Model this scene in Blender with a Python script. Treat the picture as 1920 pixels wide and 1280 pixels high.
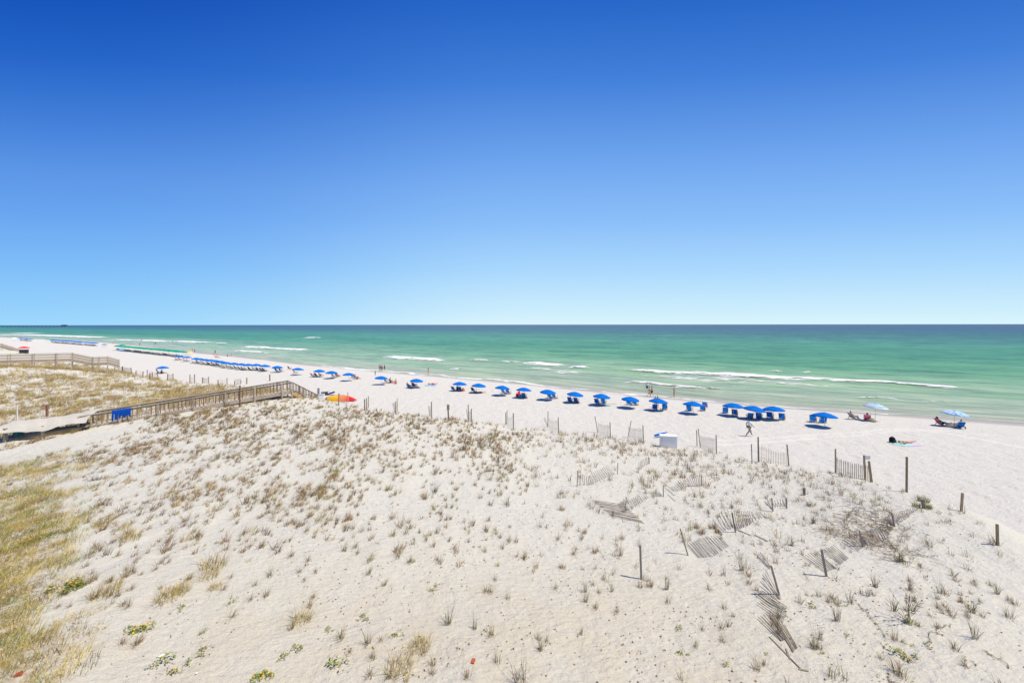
import bpy, math, random
import numpy as np
from mathutils import Vector, Matrix

# ------------------------------------------------------------------ camera, sky, sun, exposure
for o in list(bpy.data.objects):
    bpy.data.objects.remove(o, do_unlink=True)
SC = bpy.context.scene
COL = SC.collection
R = math.radians
random.seed(7)
RNG = np.random.default_rng(11)

F, CX, HY, ROLL, CAMZ = 770.0, 960.0, 608.4, 0.0012, 12.2      # focal length in photo pixels, horizon row, roll, eye height
cam_d = bpy.data.cameras.new('camera')
cam = bpy.data.objects.new('camera', cam_d)
COL.objects.link(cam)
cam_d.sensor_width = 36.0
cam_d.lens = F / 1920 * 36.0
cam_d.shift_y = (HY - 640) / 1920
cam_d.clip_end = 120000
cam.matrix_world = Matrix(((1, ROLL, 0, 0), (0, 0, -1, 0), (-ROLL, 1, 0, CAMZ), (0, 0, 0, 1)))
SC.camera = cam

SUN_EL = R(62)
SUN_DIR = Vector((0.95, -0.31, 0)).normalized()                # horizontal direction towards the sun
sun_d = bpy.data.lights.new('sun', 'SUN')
sun_d.energy = 5.0
sun_d.angle = R(0.53)
sun_d.color = (1.0, 0.90, 0.74)
sun = bpy.data.objects.new('sun', sun_d)
COL.objects.link(sun)
to_sun = Vector((SUN_DIR.x * math.cos(SUN_EL), SUN_DIR.y * math.cos(SUN_EL), math.sin(SUN_EL)))
sun.rotation_euler = to_sun.to_track_quat('Z', 'Y').to_euler()

world = bpy.data.worlds.new('World')
SC.world = world
world.use_nodes = True
wn, wl = world.node_tree.nodes, world.node_tree.links
wn.clear()
w_out = wn.new('ShaderNodeOutputWorld')
w_bg = wn.new('ShaderNodeBackground')
w_sky = wn.new('ShaderNodeTexSky')
w_sky.sky_type = 'NISHITA'
w_sky.sun_disc = False
w_sky.sun_elevation = SUN_EL
w_sky.sun_rotation = math.atan2(SUN_DIR.x, SUN_DIR.y)
w_sky.altitude = 0
w_sky.air_density = 1.0
w_sky.dust_density = 0.35
w_sky.ozone_density = 2.2
# the clear blue of the day: the Nishita sky graded by height above the horizon, deeper away from the sun
w_geo = wn.new('ShaderNodeTexCoord')
w_sep = wn.new('ShaderNodeSeparateXYZ')
wl.new(w_geo.outputs['Generated'], w_sep.inputs[0])
def w_math(op, a, b=None):
    m = wn.new('ShaderNodeMath'); m.operation = op
    for i, x in enumerate((a, b)):
        if x is None: continue
        if isinstance(x, (int, float)): m.inputs[i].default_value = x
        else: wl.new(x, m.inputs[i])
    return m.outputs[0]
_x, _y, _z = w_sep.outputs
_den = w_math('SQRT', w_math('ADD', w_math('ADD', w_math('MULTIPLY', _y, _y), w_math('MULTIPLY', _z, _z)), w_math('MULTIPLY', w_math('MULTIPLY', _x, _x), 0.2)))
_h = w_math('DIVIDE', _z, _den)
w_ramp = wn.new('ShaderNodeValToRGB')
_st = [(0.0, (0.70, 0.915, 0.99)), (0.03, (0.61, 0.855, 0.99)), (0.129, (0.405, 0.69, 0.99)), (0.238, (0.262, 0.527, 0.96)), (0.363, (0.162, 0.385, 0.87)),
       (0.511, (0.052, 0.215, 0.71)), (0.615, (0.019, 0.135, 0.585)), (1.0, (0.022, 0.12, 0.50))]
while len(w_ramp.color_ramp.elements) < len(_st): w_ramp.color_ramp.elements.new(0.5)
for e, (p, c) in zip(w_ramp.color_ramp.elements, _st): e.position = p; e.color = (*c, 1)
wl.new(_h, w_ramp.inputs[0])
w_mr = wn.new('ShaderNodeMapRange'); w_mr.interpolation_type = 'SMOOTHERSTEP'
w_mr.inputs['From Min'].default_value = -0.95; w_mr.inputs['From Max'].default_value = 0.15
wl.new(_x, w_mr.inputs['Value'])
w_tr = wn.new('ShaderNodeValToRGB')
for e, (p, c) in zip(w_tr.color_ramp.elements, [(0.0, (0.46, 0.74, 1.0)), (0.60, (0.06, 0.47, 0.76))]): e.position = p; e.color = (*c, 1)
e = w_tr.color_ramp.elements.new(0.32); e.color = (0.50, 0.67, 0.87, 1)
wl.new(_h, w_tr.inputs[0])
w_tint = wn.new('ShaderNodeMix'); w_tint.data_type = 'RGBA'
_e = [i for i in w_tint.inputs if i.enabled]
wl.new(w_mr.outputs[0], _e[0]); wl.new(w_tr.outputs[0], _e[1]); _e[2].default_value = (1, 1, 1, 1)
w_mul = wn.new('ShaderNodeMix'); w_mul.data_type = 'RGBA'; w_mul.blend_type = 'MULTIPLY'
_m = [i for i in w_mul.inputs if i.enabled]
_m[0].default_value = 1.0
wl.new(w_ramp.outputs[0], _m[1]); wl.new([o for o in w_tint.outputs if o.enabled][0], _m[2])
w_sc = wn.new('ShaderNodeVectorMath'); w_sc.operation = 'SCALE'; w_sc.inputs['Scale'].default_value = 9.25
wl.new([o for o in w_mul.outputs if o.enabled][0], w_sc.inputs[0])
w_fin = wn.new('ShaderNodeMix'); w_fin.data_type = 'RGBA'
_m = [i for i in w_fin.inputs if i.enabled]
_m[0].default_value = 0.97
wl.new(w_sky.outputs[0], _m[1]); wl.new(w_sc.outputs[0], _m[2])
w_bg.inputs['Strength'].default_value = 0.1
wl.new([o for o in w_fin.outputs if o.enabled][0], w_bg.inputs[0])
wl.new(w_bg.outputs[0], w_out.inputs[0])

SC.view_settings.view_transform = 'Standard'
SC.view_settings.look = 'None'
SC.view_settings.exposure = 0.12
SC.view_settings.gamma = 1.0
SC.view_settings.use_curve_mapping = False
SC.render.engine = 'CYCLES'
SC.cycles.sample_clamp_indirect = 6
SC.cycles.max_bounces = 6

# ------------------------------------------------------------------ objects, labels, meshes
def tag(o, label=None, cat=None, group=None, kind=None):
    if label: o['label'] = label
    if cat: o['category'] = cat
    if group: o['group'] = group
    if kind: o['kind'] = kind
    return o

def thing(name, loc, rz=0.0, label=None, cat=None, group=None):
    o = bpy.data.objects.new(name, None)
    o.empty_display_size = 0.2
    COL.objects.link(o)
    o.location = loc
    o.rotation_euler = (0, 0, rz)
    return tag(o, label, cat, group)

def link_mesh(name, me, parent=None, loc=None, rot=None):
    o = bpy.data.objects.new(name, me)
    COL.objects.link(o)
    if parent: o.parent = parent
    if loc is not None: o.location = loc
    if rot is not None: o.rotation_euler = rot
    return o

def copy_tree(o, parent=None):
    c = o.copy()
    COL.objects.link(c)
    c.parent = parent
    for ch in CH.get(o.name, []):
        CH.setdefault(c.name, []).append(copy_tree(ch, c))
    return c
CH = {}
def own(root, *kids):
    CH.setdefault(root.name, []).extend(kids)

class MB:
    """collects boxes, bars, tubes and loose faces into ONE mesh"""
    def __init__(s):
        s.v, s.f = [], []
    def add(s, vs, fs):
        n = len(s.v)
        s.v += [tuple(p) for p in vs]
        s.f += [tuple(i + n for i in f) for f in fs]
        return s
    def bar(s, a, b, w, t, up=(0, 0, 1), taper=1.0):
        a, b = Vector(a), Vector(b)
        d = (b - a).normalized()
        u = Vector(up)
        if abs(d.dot(u)) > 0.95: u = Vector((0, 1, 0))
        x = d.cross(u).normalized() * (w / 2)
        y = x.cross(d).normalized() * (t / 2)
        vs = [a - x - y, a + x - y, a + x + y, a - x + y]
        x, y = x * taper, y * taper
        vs += [b - x - y, b + x - y, b + x + y, b - x + y]
        return s.add(vs, [(0, 3, 2, 1), (4, 5, 6, 7), (0, 1, 5, 4), (1, 2, 6, 5), (2, 3, 7, 6), (3, 0, 4, 7)])
    def box(s, c, d):
        x, y, z = c; a, b, h = d[0] / 2, d[1] / 2, d[2] / 2
        vs = [(x + i * a, y + j * b, z + k * h) for k in (-1, 1) for i, j in ((-1, -1), (1, -1), (1, 1), (-1, 1))]
        return s.add(vs, [(0, 3, 2, 1), (4, 5, 6, 7), (0, 1, 5, 4), (1, 2, 6, 5), (2, 3, 7, 6), (3, 0, 4, 7)])
    def tube(s, pts, rs, n=7, cap=True):
        pts = [Vector(p) for p in pts]
        vs, fs = [], []
        for i, p in enumerate(pts):
            d = (pts[min(i + 1, len(pts) - 1)] - pts[max(i - 1, 0)]).normalized()
            u = Vector((0, 0, 1)) if abs(d.z) < 0.9 else Vector((0, 1, 0))
            x = d.cross(u).normalized(); y = x.cross(d)
            r = rs[i] if isinstance(rs, (list, tuple)) else rs
            vs += [p + (x * math.cos(2 * math.pi * k / n) + y * math.sin(2 * math.pi * k / n)) * r for k in range(n)]
        for i in range(len(pts) - 1):
            for k in range(n):
                fs.append((i * n + k, i * n + (k + 1) % n, (i + 1) * n + (k + 1) % n, (i + 1) * n + k))
        if cap:
            fs.append(tuple(range(n - 1, -1, -1)))
            fs.append(tuple((len(pts) - 1) * n + k for k in range(n)))
        return s.add(vs, fs)
    def lathe(s, prof, n=12, c=(0, 0, 0)):
        vs, fs = [], []
        for r, z in prof:
            vs += [(c[0] + r * math.cos(2 * math.pi * k / n), c[1] + r * math.sin(2 * math.pi * k / n), c[2] + z) for k in range(n)]
        for i in range(len(prof) - 1):
            for k in range(n):
                fs.append((i * n + k, i * n + (k + 1) % n, (i + 1) * n + (k + 1) % n, (i + 1) * n + k))
        return s.add(vs, fs)
    def grid(s, P):
        """P[i][j] -> sheet"""
        ni, nj = len(P), len(P[0])
        return s.add([p for row in P for p in row],
                     [(i * nj + j, i * nj + j + 1, (i + 1) * nj + j + 1, (i + 1) * nj + j) for i in range(ni - 1) for j in range(nj - 1)])
    def mesh(s, name, mat, smooth=False):
        me = bpy.data.meshes.new(name)
        me.from_pydata(s.v, [], s.f)
        me.materials.append(mat)
        if smooth:
            me.polygons.foreach_set('use_smooth', [True] * len(me.polygons))
        me.update()
        return me
    def build(s, name, mat, parent=None, smooth=False, loc=None, rot=None):
        o = link_mesh(name, s.mesh(name, mat, smooth), parent, loc, rot)
        if parent: own(parent, o)
        return o

def raw_mesh(name, V, Q, mat, smooth=True, attrs=None):
    """numpy arrays -> mesh; Q is (n, 3) or (n, 4)"""
    me = bpy.data.meshes.new(name)
    k = Q.shape[1]
    me.vertices.add(len(V)); me.vertices.foreach_set('co', V.astype(np.float32).ravel())
    me.loops.add(Q.size); me.loops.foreach_set('vertex_index', Q.astype(np.int32).ravel())
    me.polygons.add(len(Q)); me.polygons.foreach_set('loop_start', np.arange(0, Q.size, k, dtype=np.int32))
    me.polygons.foreach_set('use_smooth', np.full(len(Q), smooth))
    me.update(calc_edges=True)
    for an, (typ, arr) in (attrs or {}).items():
        a = me.attributes.new(an, typ, 'POINT')
        a.data.foreach_set('value' if typ == 'FLOAT' else ('vector' if typ == 'FLOAT_VECTOR' else 'color'), arr.astype(np.float32).ravel())
    if mat: me.materials.append(mat)
    return me

# ------------------------------------------------------------------ materials
class NT:
    def __init__(s, name):
        s.m = bpy.data.materials.new(name)
        s.m.use_nodes = True
        s.n, s.l = s.m.node_tree.nodes, s.m.node_tree.links
        s.b = s.n['Principled BSDF']
        s.out = s.n['Material Output']
    def node(s, t, **kw):
        n = s.n.new(t)
        for k, v in kw.items():
            if k in n.inputs.keys(): n.inputs[k].default_value = v
            else: setattr(n, k, v)
        return n
    def link(s, a, b): s.l.new(a, b)
    def coord(s, scale=(1, 1, 1), src=None):
        if src is None:
            src = s.node('ShaderNodeTexCoord').outputs['Object']
        mp = s.node('ShaderNodeMapping')
        mp.inputs['Scale'].default_value = scale
        s.link(src, mp.inputs[0])
        return mp.outputs[0]
    def noise(s, vec, scale, detail=4.0, rough=0.55):
        n = s.node('ShaderNodeTexNoise')
        n.inputs['Scale'].default_value = scale; n.inputs['Detail'].default_value = detail; n.inputs['Roughness'].default_value = rough
        s.link(vec, n.inputs['Vector'])
        return n.outputs['Fac']
    def attr(s, name, out='Fac'):
        a = s.node('ShaderNodeAttribute'); a.attribute_name = name
        return a.outputs[out]
    def ramp(s, fac, stops, interp='LINEAR'):
        r = s.node('ShaderNodeValToRGB')
        cr = r.color_ramp; cr.interpolation = interp
        while len(cr.elements) < len(stops): cr.elements.new(0.5)
        for e, (p, c) in zip(cr.elements, stops):
            e.position = p; e.color = (*c, 1) if len(c) == 3 else c
        s.link(fac, r.inputs[0])
        return r.outputs[0]
    def maprange(s, v, a, b, c=0.0, d=1.0, smooth=True):
        m = s.node('ShaderNodeMapRange')
        if smooth: m.interpolation_type = 'SMOOTHSTEP'
        m.inputs['From Min'].default_value = a; m.inputs['From Max'].default_value = b
        m.inputs['To Min'].default_value = c; m.inputs['To Max'].default_value = d
        s.link(v, m.inputs['Value'])
        return m.outputs[0]
    def math(s, op, a, b=None):
        m = s.node('ShaderNodeMath'); m.operation = op
        for i, x in enumerate((a, b)):
            if x is None: continue
            if isinstance(x, (int, float)): m.inputs[i].default_value = x
            else: s.link(x, m.inputs[i])
        return m.outputs[0]
    def mix(s, fac, a, b, mode='MIX'):
        m = s.node('ShaderNodeMix'); m.data_type = 'RGBA'; m.blend_type = mode
        for sock, x in ((m.inputs['Factor'], fac), (m.inputs['A'], a), (m.inputs['B'], b)):
            pass
        fs = [i for i in m.inputs if i.enabled]
        for sock, x in zip((fs[0], fs[1], fs[2]), (fac, a, b)):
            if isinstance(x, (int, float)): sock.default_value = x
            elif isinstance(x, (tuple, list)): sock.default_value = (*x, 1) if len(x) == 3 else x
            else: s.link(x, sock)
        return [o for o in m.outputs if o.enabled][0]
    def bump(s, h, strength, dist):
        b = s.node('ShaderNodeBump')
        b.inputs['Strength'].default_value = strength; b.inputs['Distance'].default_value = dist
        s.link(h, b.inputs['Height'])
        return b
    def base(s, c, rough=0.8, spec=0.3):
        if isinstance(c, (tuple, list)): s.b.inputs['Base Color'].default_value = (*c, 1)
        else: s.link(c, s.b.inputs['Base Color'])
        s.b.inputs['Roughness'].default_value = rough
        s.b.inputs['Specular IOR Level'].default_value = spec
        return s

def fabric(name, c, var=0.12, rough=0.75):
    t = NT(name)
    v = t.coord()
    n = t.noise(v, 6.0, 3)
    col = t.mix(n, tuple(x * (1 - var) for x in c), tuple(min(1, x * (1 + var)) for x in c))
    t.base(col, rough, 0.06)
    w = t.noise(v, 140.0, 1)
    b = t.bump(w, 0.15, 0.004)
    t.link(b.outputs[0], t.b.inputs['Normal'])
    return t.m

def sling(name, c):
    """thin woven cloth that lets some sun through"""
    m = fabric(name, c)
    nt = m.node_tree
    b = nt.nodes['Principled BSDF']; out = nt.nodes['Material Output']
    tl = nt.nodes.new('ShaderNodeBsdfTranslucent'); mx = nt.nodes.new('ShaderNodeMixShader')
    mx.inputs[0].default_value = 0.42
    nt.links.new(b.inputs['Base Color'].links[0].from_socket, tl.inputs[0])
    nt.links.new(b.outputs[0], mx.inputs[1]); nt.links.new(tl.outputs[0], mx.inputs[2]); nt.links.new(mx.outputs[0], out.inputs[0])
    return m

def wood(name, c1, c2, scale=(6, 6, 1.2), rough=0.85):
    t = NT(name)
    oi = t.node('ShaderNodeObjectInfo')
    add = t.node('ShaderNodeVectorMath'); add.operation = 'ADD'
    tc = t.node('ShaderNodeTexCoord')
    sc = t.node('ShaderNodeVectorMath'); sc.operation = 'SCALE'
    t.link(tc.outputs['Object'], add.inputs[0])
    cx = t.node('ShaderNodeCombineXYZ')
    t.link(t.math('MULTIPLY', oi.outputs['Random'], 37.0), cx.inputs[0])
    t.link(cx.outputs[0], add.inputs[1])
    v = t.coord(scale, add.outputs[0])
    n = t.noise(v, 5.0, 5, 0.65)
    col = t.mix(t.maprange(n, 0.3, 0.7), c1, c2)
    rv = t.maprange(oi.outputs['Random'], 0, 1, 0.72, 1.25, False)
    hv = t.node('ShaderNodeHueSaturation')
    t.link(rv, hv.inputs['Value']); t.link(col, hv.inputs['Color'])
    t.base(hv.outputs[0], rough, 0.2)
    b = t.bump(n, 0.5, 0.01)
    t.link(b.outputs[0], t.b.inputs['Normal'])
    return t.m

def plain(name, c, rough=0.6, spec=0.3, var=0.1, scale=9.0):
    t = NT(name)
    n = t.noise(t.coord(), scale, 4)
    t.base(t.mix(n, tuple(x * (1 - var) for x in c), tuple(min(1, x * (1 + var)) for x in c)), rough, spec)
    return t.m

M = {}
M['blue'] = fabric('blue_canvas', (0.001, 0.138, 0.51), 0.08)
M['chair_blue'] = sling('chair_blue_sling', (0.006, 0.17, 0.60))
M['chair_band'] = sling('pale_blue_band', (0.12, 0.25, 0.5))
M['navy'] = sling('navy_cloth', (0.02, 0.04, 0.2))
M['green'] = fabric('green_canvas', (0.0, 0.30, 0.17))
M['towel_blue'] = fabric('deep_blue_towel', (0.004, 0.06, 0.33))
M['red'] = fabric('red_cloth', (0.72, 0.03, 0.05))
M['pink'] = fabric('pink_cloth', (0.75, 0.16, 0.2))
M['teal'] = fabric('teal_cloth', (0.05, 0.42, 0.45))
M['aqua'] = fabric('pale_aqua_cloth', (0.36, 0.62, 0.58))
M['lightblue'] = fabric('light_blue_cloth', (0.12, 0.42, 0.72))
M['white'] = fabric('white_cloth', (0.78, 0.78, 0.78))
M['lilac'] = fabric('lilac_cloth', (0.55, 0.46, 0.72))
M['black'] = fabric('black_cloth', (0.012, 0.012, 0.014))
M['grey'] = fabric('grey_cloth', (0.28, 0.28, 0.27))
M['khaki'] = fabric('khaki_cloth', (0.33, 0.29, 0.21))
M['orange'] = fabric('orange_cloth', (0.85, 0.2, 0.02))
M['yellow'] = fabric('yellow_cloth', (0.85, 0.55, 0.05))
M['beige'] = fabric('beige_cloth', (0.5, 0.45, 0.36))
M['tarp'] = fabric('sun_bleached_tarp', (0.50, 0.475, 0.41), 0.16)
M['skin'] = plain('tanned_skin', (0.52, 0.27, 0.17), 0.55, 0.3, 0.08)
M['skin_dark'] = plain('brown_skin', (0.09, 0.045, 0.028), 0.5, 0.35, 0.08)
M['skin_pale'] = plain('fair_skin', (0.66, 0.38, 0.27), 0.55, 0.3, 0.08)
M['hair_dark'] = plain('dark_hair', (0.012, 0.009, 0.008), 0.5, 0.4, 0.2, 60)
M['hair_brown'] = plain('brown_hair', (0.07, 0.04, 0.02), 0.5, 0.4, 0.2, 60)
M['chair_wood'] = wood('pale_chair_wood', (0.62, 0.45, 0.27), (0.45, 0.31, 0.17))
M['pole'] = plain('white_pole', (0.7, 0.68, 0.62), 0.4, 0.4)
M['slat_grey'] = wood('old_grey_slat', (0.31, 0.265, 0.21), (0.17, 0.145, 0.115), (12, 12, 1.0))
M['post'] = wood('weathered_post', (0.46, 0.34, 0.195), (0.28, 0.20, 0.11), (9, 9, 1.0))
M['slat'] = wood('grey_slat', (0.42, 0.355, 0.27), (0.26, 0.215, 0.16), (12, 12, 1.0))
M['slat_pale'] = wood('bleached_slat', (0.54, 0.485, 0.41), (0.38, 0.335, 0.275), (12, 12, 1.0))
M['red_post'] = wood('red_brown_post', (0.30, 0.15, 0.10), (0.18, 0.09, 0.065), (9, 9, 1.0))
M['deck'] = wood('grey_boardwalk', (0.47, 0.395, 0.30), (0.29, 0.24, 0.18), (7, 7, 1.0))
M['deck_brown'] = wood('brown_boardwalk', (0.27, 0.18, 0.13), (0.165, 0.11, 0.08), (7, 7, 1.0))
M['tan'] = wood('new_tan_timber', (0.52, 0.34, 0.15), (0.38, 0.24, 0.10), (7, 7, 1.0))
M['wire'] = plain('rusty_wire', (0.12, 0.09, 0.07), 0.6)
M['boxwhite'] = plain('white_plastic', (0.78, 0.77, 0.74), 0.45, 0.35, 0.05, 3)
M['dark'] = plain('dark_plastic', (0.03, 0.032, 0.035), 0.5)
M['brick'] = plain('broken_brick', (0.42, 0.10, 0.05), 0.9, 0.1, 0.25, 30)
M['paper'] = plain('white_litter', (0.8, 0.82, 0.86), 0.6)
M['steel'] = plain('galvanised', (0.35, 0.35, 0.35), 0.4, 0.5)
M['signgrey'] = plain('sign_grey', (0.5, 0.5, 0.49), 0.5)
M['farblue'] = plain('pier_grey', (0.10, 0.11, 0.13), 0.9)

# ------------------------------------------------------------------ the lie of the land
TX, TY = 0.8660, -0.5          # along the shore
NX, NY = 0.5, 0.8660           # out to sea
def uv(x, y): return x * TX + y * TY, x * NX + y * NY
def xy(u, v): return u * TX + v * NX, u * TY + v * NY
def ray(px, py):
    xi, zi = (np.asarray(px, float) - CX) / F, (HY - np.asarray(py, float)) / F
    return xi + ROLL * zi, zi - ROLL * xi            # world x and z per metre of depth
def at_depth(px, py, D):
    a, b = ray(px, py)
    return np.array([a * D, D, CAMZ + b * D])
def at_z(px, py, z):
    a, b = ray(px, py)
    D = (z - CAMZ) / b
    return np.array([a * D, D, z])

WL = [(0, 632), (62, 635.3), (167, 639.6), (208, 642.7), (271, 649), (354, 659), (424, 666), (507, 674), (570, 682), (640, 690), (716, 694.5),
      (807, 703), (890, 709.6), (973, 716), (1064, 727), (1147, 736), (1231, 743), (1293, 748), (1384, 756), (1467, 762), (1530, 767),
      (1613, 772.5), (1676, 777), (1732, 782), (1839, 787.6), (1918, 793)]
wl_uv = sorted(uv(*at_z(px, py, 0.0)[:2]) for px, py in WL)
wl_u = np.array([-60000, -3000, -1400] + [a for a, b in wl_uv] + [120, 600, 60000])
wl_v = np.array([120, 110, 98] + [b for a, b in wl_uv] + [77, 80, 90])
SHORE_K = np.arange(-700, 200, 2.0)
SHORE_V = np.interp(SHORE_K, wl_u, wl_v)
SHORE_V = np.convolve(np.pad(SHORE_V, 12, mode='edge'), np.hanning(25) / np.hanning(25).sum(), 'valid')
def vw(u):
    u = np.asarray(u, float)
    return np.where((u > -690) & (u < 190), np.interp(u, SHORE_K, SHORE_V), np.interp(u, wl_u, wl_v))

def _hash(i, j, s):
    h = (i * 374761393 + j * 668265263 + s * 1442695041) & 0x7fffffff
    h = ((h ^ (h >> 13)) * 1274126177) & 0x7fffffff
    return ((h ^ (h >> 16)) & 0xffff) / 65535.0
def vnoise(x, y, s=0):
    xi, yi = np.floor(x).astype(np.int64), np.floor(y).astype(np.int64)
    fx, fy = x - xi, y - yi
    fx, fy = fx * fx * (3 - 2 * fx), fy * fy * (3 - 2 * fy)
    a, b, c, d = _hash(xi, yi, s), _hash(xi + 1, yi, s), _hash(xi, yi + 1, s), _hash(xi + 1, yi + 1, s)
    return (a + (b - a) * fx) + ((c + (d - c) * fx) - (a + (b - a) * fx)) * fy
def fbm(x, y, s=0, n=3):
    t, a = 0, 0.55
    for k in range(n):
        t = t + a * (vnoise(x * 2 ** k + 17.3 * k, y * 2 ** k - 9.1 * k, s + k) - 0.5)
        a *= 0.5
    return t

CREST = [(1960, 1120, 13.2), (1870, 1022, 15.5), (1803, 957, 18.2), (1700, 922, 20.5), (1600, 898, 23.5), (1445, 868, 27.5), (1325, 846, 31),
         (1195, 828, 33.5), (1130, 820, 34.5), (1035, 809, 36), (955, 801, 36), (880, 790, 36), (805, 782, 36), (740, 775, 37), (690, 768, 38),
         (600, 752, 41)]
crest_xyz = [at_depth(*c) for c in CREST]
CP = list(crest_xyz)
for c in [(0, 687, 60), (70, 690, 65), (130, 693, 67), (175, 697, 68), (240, 704, 71), (300, 711, 70), (345, 718.5, 66), (430, 723, 62),
          (0, 741, 47), (100, 741, 48), (250, 741, 50), (400, 739, 54), (0, 790, 36), (60, 775, 38), (135, 807, 31), (300, 776, 35),
          (450, 753, 39), (540, 743, 41.5)]:
    CP.append(at_depth(*c))
for px, py, z in [(0, 860, 3.6), (150, 850, 3.9), (0, 1000, 3.9), (0, 1280, 4.2), (250, 950, 4.1), (300, 850, 4.4), (480, 1280, 4.0), (500, 800, 4.6),
                  (500, 1000, 4.0), (700, 850, 4.3), (700, 790, 4.4), (750, 1000, 3.8), (900, 850, 3.7), (960, 1280, 3.9), (960, 1000, 3.5),
                  (1100, 900, 3.2), (1200, 1085, 3.4), (1440, 1280, 3.8), (1400, 1000, 3.3), (1250, 900, 3.05), (1700, 1050, 3.6),
                  (1500, 930, 3.3), (1920, 1280, 3.8)]:
    CP.append(at_z(px, py, z))
CP += [np.array(p, float) for p in [(-42, 66, 2.6), (-53, 72, 2.4), (-66, 79, 2.4), (-85, 86, 3.0), (-120, 100, 4), (-110, 60, 6), (-60, 20, 4.5), (-30, 0, 4.2),
                                    (0, 0, 4.2), (20, 0, 4.0), (0, -30, 4.5), (-100, 0, 5), (40, -20, 4), (-190, 120, 5), (22, 30, 2.2), (26, 18, 3.2),
                                    (-26, 46, 4.6), (-33, 53, 3.9), (5, 41, 2.2), (-12, 43, 3.8)]]
CP = np.array(CP)
_c2 = 9.0
def _phi(d2): return np.sqrt(d2 + _c2)
_A = _phi(((CP[:, None, :2] - CP[None, :, :2]) ** 2).sum(-1)) - 0.35 * 0
_A -= np.eye(len(CP)) * 0.25
_P = np.c_[np.ones(len(CP)), CP[:, :2]]
_S = np.block([[_A, _P], [_P.T, np.zeros((3, 3))]])
DUNE_W = np.linalg.solve(_S, np.r_[CP[:, 2], np.zeros(3)])
def dune_raw(x, y):
    z = DUNE_W[-3] + DUNE_W[-2] * x + DUNE_W[-1] * y
    for k in range(len(CP)):
        z = z + DUNE_W[k] * _phi((x - CP[k, 0]) ** 2 + (y - CP[k, 1]) ** 2)
    return np.clip(z, 1.0, 7.5)

EDGE = [(10, -60), (15, -8)] + [tuple(c[:2]) for c in crest_xyz] + [(-25, 46.5), (-34, 55), (-42.7, 62), (-53.5, 67.3), (-61.7, 72), (-70, 76.5), (-80, 83),
        (-95, 93), (-120, 108), (-170, 138), (-300, 215), (-600, 395), (-1500, 930), (-4000, 2400)]
EDGE_L = [8, 8] + [8, 7.5, 6, 4.5, 4.5, 5, 5.5, 6, 6, 6, 6, 6.5, 7, 7.5, 8, 8] + [8, 7, 6, 6, 6, 6, 6, 6, 7, 8, 8, 8, 8, 8]
def edge_dist(x, y):
    """signed distance past the seaward dune edge (+ towards the sea) and the local fall-off length"""
    best = np.full(np.shape(x), 1e9); sg = np.zeros(np.shape(x)); L = np.zeros(np.shape(x))
    for i in range(len(EDGE) - 1):
        (ax, ay), (bx, by) = EDGE[i], EDGE[i + 1]
        dx, dy = bx - ax, by - ay
        t = np.clip(((x - ax) * dx + (y - ay) * dy) / (dx * dx + dy * dy), 0, 1)
        qx, qy = x - (ax + t * dx), y - (ay + t * dy)
        d2 = qx * qx + qy * qy
        cr = dx * qy - dy * qx
        m = d2 < best - 1e-9
        best = np.where(m, d2, best)
        sg = np.where(m, np.where(cr < 0, 1.0, -1.0), sg)
        L = np.where(m, EDGE_L[i] + (EDGE_L[i + 1] - EDGE_L[i]) * t, L)
    return np.sqrt(best) * sg, L
def sstep(t):
    t = np.clip(t, 0, 1)
    return t * t * (3 - 2 * t)
def beach_z(x, y):
    u, v = uv(x, y)
    d = vw(u) - v
    return np.where(d < 0, np.maximum(d * 0.07, -3.0), 1.0 * sstep(d / 17.0) * 0.55 + 0.45 * np.clip(d / 12.0, 0, 1) + 0.018 * np.clip(d - 12, 0, 60)), d
BARE = [(-2.0, 13.5, 7.0, 5.0), (-7.0, 10.5, 6.0, 4.0), (0.0, 19.0, 4.0, 3.0)]
def rough_amt(x, y):
    a = 0.085 * np.ones(np.shape(x))
    for bx, by, rx, ry in BARE:
        a = a * (1 - 0.65 * np.exp(-((x - bx) / rx) ** 2 - ((y - by) / ry) ** 2))
    return np.where(x > 3, a * 0.75, a)
def hummock(x, y):
    return fbm(x / 1.0 + 0.12 * y, y / 1.7, 5, 3)
def ground(x, y, detail=True):
    x, y = np.asarray(x, float), np.asarray(y, float)
    s, L = edge_dist(x, y)
    w = sstep(s / L)
    bz, d = beach_z(x, y)
    dz = np.maximum(dune_raw(x, y), bz * 0.9)
    z = dz + (bz - dz) * w
    if detail:
        z = z + (1 - w) * (rough_amt(x, y) * 2.4 * hummock(x, y) + 0.25 * fbm(x / 5.0, y / 5.0, 31, 2) * sstep(-s / 3))
        bm = (0.35 + 0.65 * w) * sstep((d - 3) / 8)
        z = z + bm * (0.15 * fbm(x / 0.62, y / 0.8, 41, 2) + 0.05 * fbm(x / 3.0, y / 3.0, 45, 2))
    return z
def hit(px, py, detail=True):
    """where the line of sight through a photo pixel first meets the ground"""
    a, b = ray(px, py)
    D = np.exp(np.linspace(math.log(6.0), math.log(900.0), 1500))
    g = CAMZ + b * D - ground(a * D, D, False)
    i = int(np.argmax(g < 0))
    if g[i] >= 0: return at_z(px, py, 0.0)
    d0, d1 = D[max(i - 1, 0)], D[i]
    for _ in range(18):
        dm = 0.5 * (d0 + d1)
        if CAMZ + b * dm - float(ground(a * dm, dm, False)) < 0: d1 = dm
        else: d0 = dm
    x, y = a * d1, d1
    return np.array([x, y, float(ground(x, y, detail))])
def gz(x, y): return float(ground(x, y))
SEA_YAW = math.atan2(-NX, NY)       # rotation that turns local +Y out to sea

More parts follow.
